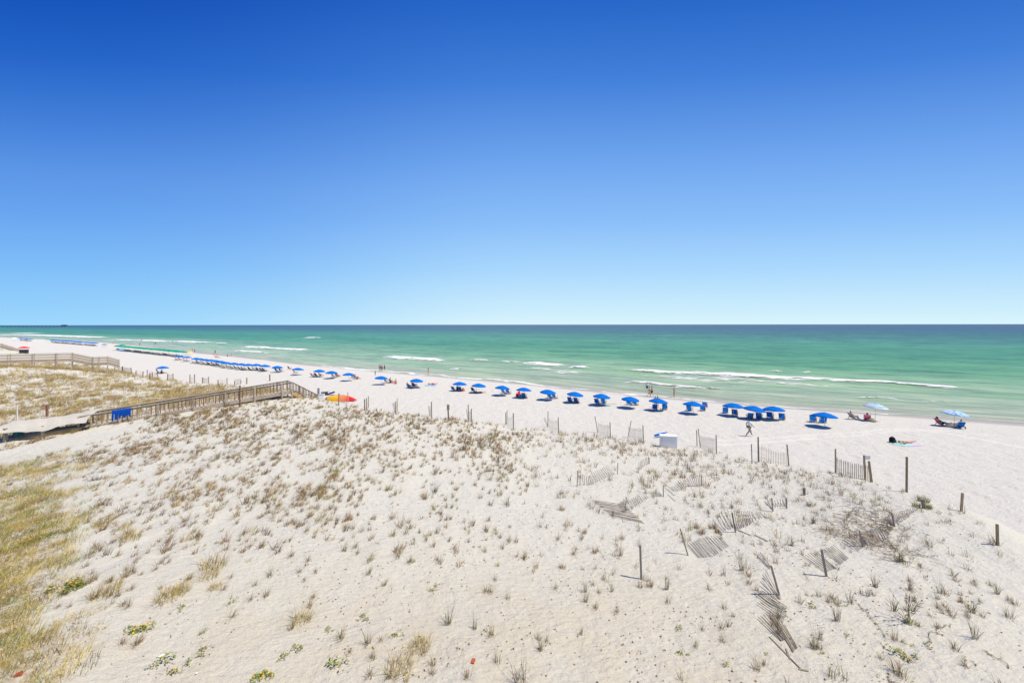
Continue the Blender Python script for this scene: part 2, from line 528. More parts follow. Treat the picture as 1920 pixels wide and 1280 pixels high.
# ------------------------------------------------------------------ the setting: sand and sea
def axis(parts):
    """parts: (from, to, step at from, step at to) -> growing samples"""
    out = []
    for a, b, s0, s1 in parts:
        t = a
        while t < b - 1e-6:
            out.append(t)
            k = (t - a) / (b - a)
            t += s0 * (s1 / s0) ** k
    out.append(parts[-1][1])
    return np.array(out)

def sand_mat():
    t = NT('white_sand')
    v = t.coord()
    dune, wet, warm, litter = t.attr('dune'), t.attr('wet'), t.attr('warm'), t.attr('litter')
    n1 = t.noise(v, 0.7, 6, 0.6)
    n2 = t.noise(v, 9.0, 4, 0.6)
    n3 = t.noise(v, 60.0, 2, 0.5)
    beach = t.mix(n2, (0.575, 0.56, 0.495), (0.65, 0.635, 0.565))
    dsand = t.mix(n2, (0.58, 0.565, 0.48), (0.66, 0.645, 0.555))
    c = t.mix(dune, beach, dsand)
    c = t.mix(t.math('MULTIPLY', warm, t.maprange(n1, 0.35, 0.65, 0.55, 1.0)), c, (0.595, 0.545, 0.42))
    c = t.mix(t.math('MULTIPLY', litter, t.maprange(n2, 0.42, 0.62)), c, (0.33, 0.25, 0.14))
    # grains, shell grit and bits of dead leaf
    spk = t.maprange(t.noise(t.coord((1, 1, 0.3)), 21.0, 2, 0.7), 0.66, 0.74)
    c = t.mix(t.math('MULTIPLY', spk, t.math('MULTIPLY', dune, 0.55)), c, (0.25, 0.19, 0.13))
    wetc = t.mix(n1, (0.36, 0.31, 0.25), (0.40, 0.35, 0.29))
    c = t.mix(wet, c, wetc)
    t.base(c, 0.9, 0.12)
    t.link(t.maprange(wet, 0, 1, 0.92, 0.35), t.b.inputs['Roughness'])
    h = t.math('ADD', t.noise(t.coord((1, 1.6, 1)), 3.2, 5, 0.62), t.math('MULTIPLY', n3, 0.16))
    trk = t.attr('track')
    c = t.mix(t.math('MULTIPLY', trk, 0.18), c, (0.66, 0.65, 0.585))
    t.base(c, 0.9, 0.12)
    t.link(t.maprange(wet, 0, 1, 0.92, 0.35), t.b.inputs['Roughness'])
    st = t.math('MULTIPLY', t.maprange(wet, 0, 1, 0.75, 0.05), t.maprange(trk, 0, 1, 1.0, 0.5))
    b = t.bump(h, 0.8, 0.24)
    t.link(st, b.inputs['Strength'])
    t.link(b.outputs[0], t.b.inputs['Normal'])
    return t.m

def scrub_amt(x, y):
    """how thickly the golden grass covers the slope at the left (a belt along the houses)"""
    x, y = np.asarray(x, float), np.asarray(y, float)
    dl = -(x + 9.7) * 0.695 - (y - 8.6) * 0.719
    edge = 1.0 * fbm(x / 2.2, y / 2.2, 73, 3) * 2.2
    core = np.clip(0.5 + (dl + edge) / 2.0, 0, 1)
    far = 1 - sstep((y - 14.5) / 9.0)
    nz = vnoise(x / 1.3, y / 1.3, 71) * 0.5 + vnoise(x / 0.5, y / 0.65, 72) * 0.5
    a = core * (0.35 + 0.65 * far)
    for bx, by, rx, ry in [(-23, 19.5, 4.5, 1.6), (-29, 23.5, 4.0, 1.5), (-19.5, 16.8, 2.6, 1.2)]:
        a = np.maximum(a, 0.75 * np.exp(-((x - bx) / rx) ** 2 - ((y - by) / ry) ** 2))
    return a * sstep((nz * 1.1 + a * 0.9 - 0.72) / 0.32) * (y < 27)

gx = axis([(-4000, -900, 300, 60), (-900, -110, 40, 2.0), (-110, -36, 1.0, 0.14), (-36, 24, 0.125, 0.125), (24, 52, 0.125, 0.22), (52, 70, 0.3, 0.8), (70, 500, 1.2, 30)])
gy = axis([(-80, 6, 8, 0.3), (6, 46, 0.125, 0.135), (46, 82, 0.15, 0.4), (82, 140, 0.45, 1.0), (140, 620, 1.2, 8), (620, 2600, 20, 200)])
GX, GY = np.meshgrid(gx, gy)
fx, fy = GX.ravel(), GY.ravel()
GZ = np.concatenate([ground(fx[i:i + 60000], fy[i:i + 60000]) for i in range(0, len(fx), 60000)])
_u, _v = uv(fx, fy)
_d = vw(_u) - _v
_s, _L = edge_dist(fx, fy)
dune_a = 1 - sstep(_s / _L)
wet_a = 1 - sstep((_d - 0.8 - 1.6 * vnoise(_u / 9.0, np.zeros_like(_u), 3)) / 2.6)
warm_a = np.clip(np.exp(-((fx + 1.0) / 12) ** 2 - ((fy - 9.5) / 5.5) ** 2) * 1.25, 0, 1) * dune_a
nx_, ny_ = len(gx), len(gy)
idx = np.arange(nx_ * ny_).reshape(ny_, nx_)
Q = np.stack([idx[:-1, :-1], idx[:-1, 1:], idx[1:, 1:], idx[1:, :-1]], -1).reshape(-1, 4)
keep = _d.reshape(ny_, nx_)[:-1, :-1].ravel() > -60
Q = Q[keep]
used = np.zeros(len(fx), bool); used[Q.ravel()] = True
remap = np.cumsum(used) - 1
V = np.c_[fx, fy, GZ][used]
lit_a = scrub_amt(fx, fy) * dune_a
track_a = np.zeros(len(fx))
for tr in ([(1330, 829), (1450, 822), (1566, 811.6), (1621, 808), (1649, 802.5), (1700, 800.5), (1760, 802), (1850, 810), (1960, 824)], [(1330, 838), (1450, 830), (1566, 817.6), (1610, 815.5), (1665, 806.7), (1700, 804.5), (1740, 804.5), (1790, 812), (1850, 823), (1960, 846)]):
    tp_ = np.array([at_z(a, b, 1.2)[:2] for a, b in tr])
    m_ = (fx > 5) & (fx < 60) & (fy > 15) & (fy < 60)
    dd = np.full(m_.sum(), 1e9)
    for (ax, ay), (bx, by) in zip(tp_[:-1], tp_[1:]):
        t_ = np.clip(((fx[m_] - ax) * (bx - ax) + (fy[m_] - ay) * (by - ay)) / ((bx - ax) ** 2 + (by - ay) ** 2), 0, 1)
        dd = np.minimum(dd, np.hypot(fx[m_] - ax - t_ * (bx - ax), fy[m_] - ay - t_ * (by - ay)))
    track_a[m_] = np.maximum(track_a[m_], np.exp(-(dd / 0.30) ** 2) * (0.45 + 0.55 * vnoise(fx[m_] / 2.5, fy[m_] / 2.5, 55)))
track_a *= 1 - dune_a
me = raw_mesh('sand', V, remap[Q], sand_mat(), True, {
    'dune': ('FLOAT', dune_a[used]), 'wet': ('FLOAT', wet_a[used]), 'warm': ('FLOAT', warm_a[used]), 'litter': ('FLOAT', lit_a[used]), 'track': ('FLOAT', track_a[used])})
tag(link_mesh('sand_ground', me), 'white sand of the beach and the low dunes', kind='structure')

def sea_mat():
    t = NT('gulf_water')
    p = t.attr('uo', 'Vector')                        # x along the shore, y metres offshore
    sep = t.node('ShaderNodeSeparateXYZ'); t.link(p, sep.inputs[0])
    off = sep.outputs[1]
    wob = t.noise(t.coord((0.006, 0.02, 1), p), 1.0, 4, 0.6)
    offw = t.math('MULTIPLY', off, t.maprange(wob, 0.25, 0.75, 0.6, 1.45, False))
    lg = t.math('LOGARITHM', t.math('ADD', t.math('MAXIMUM', offw, 0.0), 1.0), 10.0)
    f = t.math('DIVIDE', lg, 4.0)
    stops = [(0.00, (0.420, 0.395, 0.300)), (0.17, (0.372, 0.408, 0.285)), (0.29, (0.322, 0.410, 0.268)), (0.40, (0.240, 0.385, 0.220)), (0.475, (0.098, 0.285, 0.128)),
             (0.535, (0.050, 0.218, 0.100)), (0.575, (0.059, 0.240, 0.114)), (0.62, (0.050, 0.200, 0.115)), (0.69, (0.034, 0.116, 0.102)), (0.80, (0.032, 0.070, 0.105)), (1.0, (0.038, 0.065, 0.103))]
    c = t.ramp(f, stops)
    # bars and wave backs that run along the shore
    b1 = t.noise(t.coord((0.02, 0.16, 1), p), 1.0, 5, 0.65)
    b2 = t.noise(t.coord((0.12, 0.85, 1), p), 1.0, 6, 0.7)
    b3 = t.noise(t.coord((0.004, 0.03, 1), p), 1.0, 4, 0.6)
    # wave groups that lengthen and broaden with the water's depth
    lo = t.math('MULTIPLY', t.math('LOGARITHM', t.math('ADD', t.math('MAXIMUM', off, 0.0), 22.0), math.e), 1.0)
    def groups(ku, kv, det, rg):
        cb = t.node('ShaderNodeCombineXYZ')
        t.link(t.math('MULTIPLY', sep.outputs[0], ku), cb.inputs[0]); t.link(t.math('MULTIPLY', lo, kv), cb.inputs[1])
        return t.noise(cb.outputs[0], 1.0, det, rg)
    g1, g2 = groups(0.045, 11.0, 4, 0.65), groups(0.13, 30.0, 4, 0.7)
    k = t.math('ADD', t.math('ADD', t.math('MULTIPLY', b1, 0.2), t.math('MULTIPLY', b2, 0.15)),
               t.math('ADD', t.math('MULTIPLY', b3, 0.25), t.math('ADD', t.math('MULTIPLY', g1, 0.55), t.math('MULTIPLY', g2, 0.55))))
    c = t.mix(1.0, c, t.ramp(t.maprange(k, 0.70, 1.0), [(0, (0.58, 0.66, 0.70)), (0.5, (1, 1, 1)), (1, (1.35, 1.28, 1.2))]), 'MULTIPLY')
    # yellow-green water in the thin faces of the small waves close in
    gmask = t.math('MULTIPLY', t.maprange(t.noise(t.coord((0.018, 0.22, 1), p), 1.0, 3, 0.5), 0.56, 0.68), t.maprange(lg, 1.75, 1.45))
    c = t.mix(t.math('MULTIPLY', gmask, 0.8), c, (0.22, 0.46, 0.14))
    # thin foam scum in the surf
    fo = t.noise(t.coord((0.14, 0.7, 1), p), 1.0, 8, 0.72)
    fm = t.math('MULTIPLY', t.maprange(fo, 0.60, 0.72), t.maprange(lg, 1.62, 1.2))
    c = t.mix(t.math('MULTIPLY', fm, 0.42), c, (0.62, 0.66, 0.6))
    # scattered whitecaps further out
    wc = t.math('MULTIPLY', t.maprange(t.noise(t.coord((0.035, 0.16, 1), p), 1.0, 5, 0.75), 0.745, 0.775), t.maprange(lg, 1.7, 2.0))
    c = t.mix(t.math('MULTIPLY', wc, 0.6), c, (0.6, 0.63, 0.62))
    t.base(c, 0.32, 0.10)
    h = t.math('ADD', t.math('ADD', t.math('MULTIPLY', b1, 1.1), t.math('MULTIPLY', b2, 0.55)),
               t.math('MULTIPLY', t.noise(t.coord((0.9, 2.6, 1), p), 1.0, 4, 0.6), 0.16))
    b = t.bump(h, 0.85, 1.0)
    t.link(b.outputs[0], t.b.inputs['Normal'])
    return t.m

su = axis([(-60000, -6000, 9000, 1500), (-6000, -700, 400, 30), (-700, -60, 12, 3.0), (-60, 70, 1.5, 1.5), (70, 700, 3, 60), (700, 60000, 100, 9000)])
so = axis([(-4, 40, 0.8, 0.8), (40, 140, 0.8, 2.0), (140, 600, 3, 14), (600, 60000, 20, 6000)])
SU, SO = np.meshgrid(su, so)
SO2 = np.where(SO > 0, SO, SO)
vx, vy = xy(SU, vw(SU) + SO2)
BREAK = []
def swell(u, off):
    """low swell lines with their crests along the shore"""
    a = np.exp(-(off / 130.0) ** 2) * sstep(off / 6)
    ph = off / 2.55 + 2.2 * (vnoise(u / 40.0, off / 60.0, 91) - .5) * 4
    return a * 0.16 * (np.sin(ph) ** 3) * vnoise(u / 22.0, off / 30, 92)
SZ = swell(SU, SO)
n0, n1_ = SU.shape
idx = np.arange(n0 * n1_).reshape(n0, n1_)
Q = np.stack([idx[:-1, :-1], idx[:-1, 1:], idx[1:, 1:], idx[1:, :-1]], -1).reshape(-1, 4)
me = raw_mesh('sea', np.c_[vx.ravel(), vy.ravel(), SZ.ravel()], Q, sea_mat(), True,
              {'uo': ('FLOAT_VECTOR', np.c_[SU.ravel(), SO.ravel(), np.zeros(SU.size)])})
tag(link_mesh('sea_water', me), 'green sea turning deep blue towards the horizon', kind='structure')

def foam_mat():
    t = NT('sea_foam')
    f = t.attr('foam'); p = t.attr('uo', 'Vector')
    n = t.noise(t.coord((0.30, 0.8, 1), p), 1.0, 8, 0.72)
    n2 = t.noise(t.coord((0.10, 0.3, 1), p), 1.0, 4, 0.6)
    k = t.math('ADD', t.math('ADD', f, t.math('MULTIPLY', t.math('SUBTRACT', n, 0.5), 3.2)), t.math('MULTIPLY', t.math('SUBTRACT', n2, 0.5), 1.2))
    a = t.maprange(k, 0.34, 0.80)
    t.base(t.mix(n, (0.66, 0.68, 0.66), (0.80, 0.80, 0.78)), 0.9, 0.1)
    tr = t.node('ShaderNodeBsdfTransparent'); mx = t.node('ShaderNodeMixShader')
    t.link(a, mx.inputs[0]); t.link(tr.outputs[0], mx.inputs[1]); t.link(t.b.outputs[0], mx.inputs[2])
    t.link(mx.outputs[0], t.out.inputs[0])
    return t.m
M['foam'] = foam_mat()
def breaker(pts, label, h=0.3, dens=1.0, name='breaking_wave', z0=0.03):
    """pts: (px, py, rows of photo pixels it covers); a real ridge of white water lying on the sea"""
    P = [at_z(a, b, 0.0) for a, b, c in pts]
    W = [c * P[i][1] ** 2 / (F * CAMZ) * 1.35 for i, (a, b, c) in enumerate(pts)]
    acc = [0]
    for i in range(1, len(P)): acc.append(acc[-1] + math.dist(P[i][:2], P[i - 1][:2]))
    n = max(12, int(acc[-1] / 0.7)); m = 13
    tt = np.linspace(0, acc[-1], n)
    cx_ = np.interp(tt, acc, [p[0] for p in P]); cy_ = np.interp(tt, acc, [p[1] for p in P])
    ww = np.interp(tt, acc, W) * (0.75 + 0.6 * vnoise(tt / 4.0, tt * 0 + len(pts), 17))
    q = np.linspace(-1, 1, m)
    end = sstep(tt / (0.12 * acc[-1] + 1.0)) * sstep((acc[-1] - tt) / (0.12 * acc[-1] + 1.0))
    U, VV = uv(cx_, cy_)
    jit = 1.2 * (vnoise(tt / 5.0, tt * 0, 23) - 0.5) * np.minimum(ww, 3)
    uu = np.repeat(U[:, None], m, 1); vv = VV[:, None] + q[None, :] * ww[:, None] * 0.5 + jit[:, None]
    x, y = xy(uu, vv)
    prof = np.exp(-((q - 0.25) / 0.45) ** 2)
    z = z0 + h * prof[None, :] * end[:, None] * (0.6 + 0.8 * vnoise(uu / 3, vv / 1.0, 29)) + swell(uu, vv - vw(uu))
    qs = np.where(q > 0.4, np.clip(1 - (q - 0.4) / 0.6, 0, 1) ** 0.5, np.exp(-((0.4 - q) / 0.72) ** 2))
    fo = dens * (qs * (1 - np.abs(q) ** 6))[None, :] * (0.25 + 0.75 * end[:, None])
    idx = np.arange(n * m).reshape(n, m)
    Q = np.stack([idx[:-1, :-1], idx[1:, :-1], idx[1:, 1:], idx[:-1, 1:]], -1).reshape(-1, 4)
    me = raw_mesh(name, np.c_[x.ravel(), y.ravel(), z.ravel()], Q, M['foam'], True,
                  {'foam': ('FLOAT', fo.ravel()), 'uo': ('FLOAT_VECTOR', np.c_[uu.ravel(), vv.ravel(), 0 * uu.ravel()])})
    return tag(link_mesh(name, me), label, kind='structure')

breaker([(1145, 695, 3), (1240, 699, 8), (1355, 703, 11), (1440, 708, 12), (1560, 713, 11), (1676, 720, 9), (1800, 726, 6), (1868, 729, 3)],
        'long white breaker across the right of the surf', 0.35, 0.92)
breaker([(1200, 706, 8), (1330, 713, 10), (1480, 719, 9), (1620, 726, 6)], 'thin foam sheet shoreward of the long breaker', 0.05, 0.62, 'foam_sheet')
breaker([(974, 681, 5), (1016, 684, 6), (1056, 687, 5)], 'short white breaker in front of the middle umbrellas', 0.4, 1.2)
breaker([(1064, 688, 4), (1100, 691, 4)], 'small broken piece of surf right of the short breaker', 0.35, 1.0)
breaker([(975, 690, 5), (1040, 697, 9), (1102, 704, 6)], 'spread foam left behind by the short breaker', 0.05, 0.6, 'foam_sheet')
breaker([(706, 669, 2), (740, 671, 4), (800, 674, 4), (842, 677, 3)], 'white breaker beyond the standing group of bathers', 0.3, 1.15)
breaker([(878, 675, 3), (909, 677, 3)], 'short streak of surf right of the middle breaker', 0.3, 1.05)
breaker([(936, 678, 3), (972, 681, 3)], 'second short streak of surf towards the centre', 0.3, 1.05)
breaker([(1163, 715, 2), (1222, 721, 4), (1290, 727, 5), (1372, 732, 2)], 'inner white wave line in front of the wading bathers', 0.2, 0.85)
breaker([(841, 692, 2), (864, 692.5, 2)], 'tiny curl of surf right of the woman at the waterline', 0.2, 1.1)
breaker([(569, 633.2, 1.2), (590, 633.4, 1.2)], 'far whitecap left of centre', 0.5, 1.5)
breaker([(446, 649.5, 1.5), (500, 652.5, 2.2), (576, 657, 2.0)], 'white breaker beyond the crowded umbrella row', 0.35, 1.2)
breaker([(428, 657, 1.6), (470, 660, 2), (515, 662.5, 1.6)], 'inner surf line beside the crowded umbrella row', 0.2, 1.0)
breaker([(322, 639.5, 1.2), (388, 642.6, 1.4)], 'thin surf streak beyond the green umbrellas', 0.35, 1.3)
breaker([(398, 643.2, 1.2), (416, 643.8, 1.2)], 'tiny whitecap right of the green umbrellas', 0.3, 1.3)
breaker([(196, 636.8, 1), (260, 638.2, 1.2), (330, 641, 1.2)], 'surf line beyond the left end of the green umbrellas', 0.3, 1.2)
breaker([(-20, 627.6, 0.9), (60, 628.4, 1.1), (190, 633.2, 1.0)], 'far surf line beyond the distant umbrellas', 0.4, 1.4)
breaker([(28, 624.8, 0.9), (47, 625.2, 0.9)], 'far whitecap at the left edge', 0.5, 1.6)
breaker([(1500, 698, 3), (1527, 699, 2.5)], 'first pale curl on the green swell behind the long breaker', 0.3, 0.95)
breaker([(1440, 696, 2), (1474, 697, 2)], 'second pale curl on the green swell behind the long breaker', 0.3, 0.95)
breaker([(1594, 747, 2), (1650, 749, 3), (1700, 752, 2)], 'sun glints painted as a white foam strip beyond the striped umbrella', 0.2, 0.72)  # sparkle of the sun on the water, put in as white foam colour
breaker([(1720, 752.5, 1.5), (1800, 757, 2)], 'sun glints painted as a white foam strip beyond the patterned umbrella', 0.2, 0.6)  # more sun sparkle, painted as a thinner strip of white foam
swash = [(px, py + 0.6, 1.6 + 0.7 * (i % 3)) for i, (px, py) in enumerate([w for w in WL if w[0] >= 560])]
breaker([(a, b, c * 1.15) for a, b, c in swash], 'thin white swash along the edge of the sand', 0.02, 0.78, 'swash_line', 0.06)

# ------------------------------------------------------------------ beach umbrellas
def striped_mat():
    t = NT('striped_canvas')
    v = t.coord()
    ln = t.node('ShaderNodeVectorMath'); ln.operation = 'LENGTH'
    fl = t.node('ShaderNodeVectorMath'); fl.operation = 'MULTIPLY'; fl.inputs[1].default_value = (1, 1, 0)
    t.link(v, fl.inputs[0]); t.link(fl.outputs[0], ln.inputs[0])
    c = t.ramp(t.math('DIVIDE', ln.outputs['Value'], 1.2), [(0, (0.3, 0.55, 0.8)), (0.2, (0.6, 0.65, 0.7)), (0.3, (0.25, 0.5, 0.75)), (0.42, (0.2, 0.6, 0.65)),
        (0.52, (0.65, 0.68, 0.72)), (0.6, (0.3, 0.36, 0.65)), (0.7, (0.2, 0.55, 0.62)), (0.8, (0.75, 0.4, 0.42)), (0.86, (0.3, 0.6, 0.6)), (0.93, (0.7, 0.72, 0.75))], 'CONSTANT')
    t.base(c, 0.75, 0.15)
    return t.m
def patterned_mat():
    t = NT('leafy_print_canvas')
    n = t.noise(t.coord(), 4.5, 3, 0.6)
    t.base(t.ramp(n, [(0, (0.13, 0.36, 0.72)), (0.50, (0.16, 0.40, 0.74)), (0.53, (0.62, 0.70, 0.78)), (0.64, (0.55, 0.64, 0.70))]), 0.75, 0.15)
    return t.m
M['striped'] = striped_mat()
M['printed'] = patterned_mat()

def canopy_mb(r=1.19, rise=0.39, n=8, sub=4, rings=6, drop=0.09):
    m = n * sub
    rows = []
    for i in range(1, rings + 1):
        k = i / rings
        row = []
        for j in range(m + 1):
            a = 2 * math.pi * j / m
            ph = abs(((j % sub) / sub) - 0.5) * 2          # 1 on a rib, 0 between ribs
            rr = r * k * (1 - 0.055 * (1 - ph) * k)
            z = rise * (1 - k ** 1.75) - 0.02 * (1 - ph) * math.sin(k * math.pi)
            row.append((rr * math.cos(a), rr * math.sin(a), z))
        rows.append(row)
    val = []
    for j in range(m + 1):
        x, y, z = rows[-1][j]
        ph = abs(((j % sub) / sub) - 0.5) * 2
        val.append((x * 1.003, y * 1.003, z - drop * (0.75 + 0.25 * (1 - ph))))
    rows.append(val)
    mb = MB()
    mb.grid(rows)
    top = len(mb.v)
    mb.v.append((0, 0, rise))
    for j in range(m): mb.f.append((top, j, j + 1))
    return mb

UMB = {}
def umbrella_proto(key, mat, rim=1.17):
    root = thing('beach_umbrella', (0, 0, 0))
    top = link_mesh('canopy', canopy_mb().mesh('canopy', M[mat], True), root, (0, 0, rim)); own(root, top)
    rb = MB()
    for k in range(8):
        a = math.pi * k / 4
        rb.bar((0.03 * math.cos(a), 0.03 * math.sin(a), 0.35), (1.1 * math.cos(a), 1.1 * math.sin(a), -0.015), 0.014, 0.014)
    rr = link_mesh('rib_frame', rb.mesh('rib_frame', M['pole']), top); own(top, rr)
    p = MB().tube([(0, 0, -0.15), (0, 0, rim + 0.36)], 0.019, 7).build('pole', M['pole'], root)
    f = MB().lathe([(0.0, 0.0), (0.035, 0.0), (0.03, 0.05), (0.012, 0.075), (0.0, 0.08)], 8).mesh('finial', M['pole'])
    fo = link_mesh('finial', f, top, (0, 0, 0.385)); own(top, fo)
    root['_tilt'] = 1
    UMB[key] = [root, False]
    return root
for k, m_, rim in (('blue', 'blue', 1.17), ('green', 'green', 1.45), ('red', 'red', 1.7), ('striped', 'striped', 1.75), ('printed', 'printed', 1.5), ('lightblue', 'lightblue', 1.2),
                   ('white', 'white', 1.2), ('yellow', 'yellow', 1.3)):
    umbrella_proto(k, m_, rim)
def put_umbrella(key, p, label, group=None, tilt=(0.0, 4.0), yaw=None, scale=1.0, drop=0.0):
    proto, used = UMB[key]
    o = proto if not used else copy_tree(proto)
    UMB[key][1] = True
    if '_tilt' in o: del o['_tilt']
    for g in ('group',):
        if g in o: del o[g]
    o.location = (p[0], p[1], p[2] - drop)
    o.rotation_euler = (R(random.uniform(-1.5, 1.5)), R(random.uniform(-1.5, 1.5)), 0)
    o.scale = (scale,) * 3
    c = CH[o.name][0]
    c.rotation_euler = (R(tilt[0] + random.uniform(-1.5, 1.5)), R(tilt[1] + random.uniform(-1.5, 1.5)), random.uniform(0, 0.7) if yaw is None else yaw)
    return tag(o, label, 'umbrella', group)

# ------------------------------------------------------------------ beach chairs (they look along local +Y)
def chair_parts(root, sling, band=True, frame='chair_wood', low=0.0):
    for s in (-1, 1):
        x = 0.30 * s
        fb = MB()
        fb.bar((x, 0.50, 0.02), (x, -0.40, 0.36), 0.035, 0.045)           # seat rail
        fb.bar((x, 0.30, 0.00), (x, -0.28, 0.02), 0.035, 0.045)           # ground runner
        fb.bar((x, 0.26, 0.02), (x, 0.20, 0.50), 0.035, 0.045)            # front upright
        fb.bar((x, -0.52, 0.00), (x, -0.20, 0.48), 0.035, 0.045)          # rear leg
        fb.bar((x, -0.12, 0.20), (x, -0.62, 0.86), 0.035, 0.045)          # back stile
        fb.build('side_frame', M[frame], root)
        MB().bar((x, 0.34, 0.50), (x, -0.36, 0.52), 0.075, 0.028).build('armrest', M[frame], root)
    for y, z in ((0.50, 0.03), (-0.60, 0.84)):
        MB().bar((-0.30, y, z), (0.30, y, z), 0.04, 0.04, (0, 1, 0)).build('cross_rail', M[frame], root)
    P = [[(-0.275 + 0.55 * i / 4, 0.48 - 0.56 * j / 5, 0.055 + 0.15 * j / 5 - 0.07 * math.sin(math.pi * j / 5)) for i in range(5)] for j in range(6)]
    MB().grid(P).build('seat', M[sling], root, True)
    P = []
    for j in range(7):
        k = j / 6
        y, z = -0.13 - 0.49 * k, 0.20 + 0.66 * k
        sag = 0.05 * math.sin(math.pi * k)
        P.append([(-0.275 + 0.55 * i / 4, y - sag * 0.8, z - sag * 0.6) for i in range(5)])
    MB().grid(P).build('backrest', M[sling], root, True)
    if band:
        q = []
        for k in (0.52, 0.62):
            sag = 0.05 * math.sin(math.pi * k)
            q.append([(-0.27 + 0.54 * i / 4, -0.13 - 0.49 * k - sag * 0.8 - 0.012, 0.20 + 0.66 * k - sag * 0.6 - 0.008) for i in range(5)])
        MB().grid(q).build('back_strap', M['chair_band'], root, True)

CHAIR = {}
def chair_proto(key, sling, band=True, frame='chair_wood'):
    r = thing('beach_chair', (0, 0, 0))
    chair_parts(r, sling, band, frame)
    CHAIR[key] = [r, False]
chair_proto('blue', 'chair_blue'); chair_proto('navy', 'navy', False); chair_proto('red', 'red', False, 'steel'); chair_proto('pink', 'pink', False, 'steel')
chair_proto('grey', 'grey', False, 'steel'); chair_proto('royal', 'blue', True, 'steel'); chair_proto('beige', 'beige', False, 'chair_wood'); chair_proto('dark', 'black', False, 'steel')
def put_chair(key, p, label, yaw=0.0, group=None):
    proto, used = CHAIR[key]
    o = proto if not used else copy_tree(proto)
    CHAIR[key][1] = True
    if 'group' in o: del o['group']
    o.location = p
    o.rotation_euler = (0, 0, SEA_YAW + yaw)
    return tag(o, label, 'beach chair', group)

# the near row, right to left:  base pixel, chairs (base pixel), how to tell it apart
ROW = [
 ((1546, 801), [(1525, 790.5), (1543, 792)], 'single blue umbrella at the right end of the row of blue umbrellas', 'the right end blue umbrella'),
 ((1451, 787), [(1444, 784), (1466.6, 787)], 'blue umbrella on the right of the cluster of three', 'the right umbrella of three'),
 ((1414, 786), [(1405.6, 785.5), (1423.4, 785.5)], 'blue umbrella in the middle of the cluster of three, nearest the walking man', 'the middle umbrella of three'),
 ((1375, 780), [(1360, 774), (1378, 778.8)], 'blue umbrella on the left of the cluster of three', 'the left umbrella of three'),
 ((1300, 776), [(1293, 769.7), (1318, 769.7), (1322, 764)], 'blue umbrella first left of the cluster of three', 'the umbrella left of the three'),
 ((1234, 770), [(1228, 768), (1246.7, 768)], 'blue umbrella closest below the couple walking at the waterline', 'the umbrella below the walking couple'),
 ((1182, 765), [(1180, 758.6), (1191.7, 759.5)], 'blue umbrella just left of the one below the walking couple', 'the umbrella just left of the walking couple'),
 ((1128, 760), [(1120, 757), (1132, 756)], 'blue umbrella with a teal towel lying by its chairs', 'the umbrella with the teal towel'),
 ((1078, 755), [(1069.4, 754), (1081, 755)], 'blue umbrella beside the chair with the orange and green towel', 'the umbrella with the orange towel'),
 ((1027.5, 750), [(1031.7, 746), (1041, 747)], 'blue umbrella between the orange towel and the red bags', 'the umbrella right of the red bags'),
 ((982, 746), [(983.4, 746)], 'blue umbrella over the red bags', 'the umbrella over the red bags'),
 ((942, 741.5), [(945.5, 737.3), (954, 738.3)], 'blue umbrella first left of the one over the red bags', 'the umbrella first left of the red bags'),
 ((897.5, 736.5), [(889, 735)], 'blue umbrella over the person lying by a navy chair', 'the umbrella over the lying person'),
 ((862, 733), [(851.6, 733), (863.8, 733)], 'blue umbrella beside the orange beach bag', 'the umbrella beside the orange bag'),
 ((781, 727), [(768, 727), (777, 725.5)], 'blue umbrella nearest the sunbather on the blue towel', 'the umbrella nearest the blue towel'),
 ((715, 721), [(725.6, 717.4), (735, 718)], 'blue umbrella right of the boardwalk stairs, near the child in teal', 'the umbrella near the child in teal'),
 ((654, 714), [(663, 708.5), (669, 710.6)], 'blue umbrella above the orange kayak', 'the umbrella above the kayak'),
 ((622, 709.5), [(626.7, 707.5), (633, 706)], 'blue umbrella first left of the one above the kayak', 'the umbrella first left of the kayak'),
 ((599, 706.5), [(587.6, 706.5), (594, 706.5)], 'blue umbrella second left of the one above the kayak', 'the umbrella second left of the kayak'),
 ((558.5, 703), [(554.4, 700), (544, 692.5)], 'blue umbrella straight above the top of the boardwalk stairs', 'the umbrella above the boardwalk stairs'),
 ((520, 698), [(520, 697), (528, 697)], 'blue umbrella first left of the boardwalk stairs', 'the umbrella first left of the stairs'),
 ((497, 696), [(491, 696), (496, 696)], 'blue umbrella at the right tip of the overlapping crowd of umbrellas', 'the last umbrella before the crowd'),
]
side = ['left', 'right', 'rear']
for ci, ((px, py), chs, lab, short) in enumerate(ROW):
    put_umbrella('blue', hit(px, py), lab, 'blue umbrellas in the row along the beach', (random.uniform(-1, 2), 4.0))
    for k, (cx_, cy_) in enumerate(chs):
        nm = ('lone' if len(chs) == 1 else side[k])
        key = 'navy' if px < 720 or (px == 897.5) else 'blue'
        put_chair(key, hit(cx_, cy_), '%s beach chair, the %s one under %s' % ('navy' if key == 'navy' else 'blue', nm, short), random.uniform(-0.25, 0.25),
                  'folding chairs under the blue umbrellas')
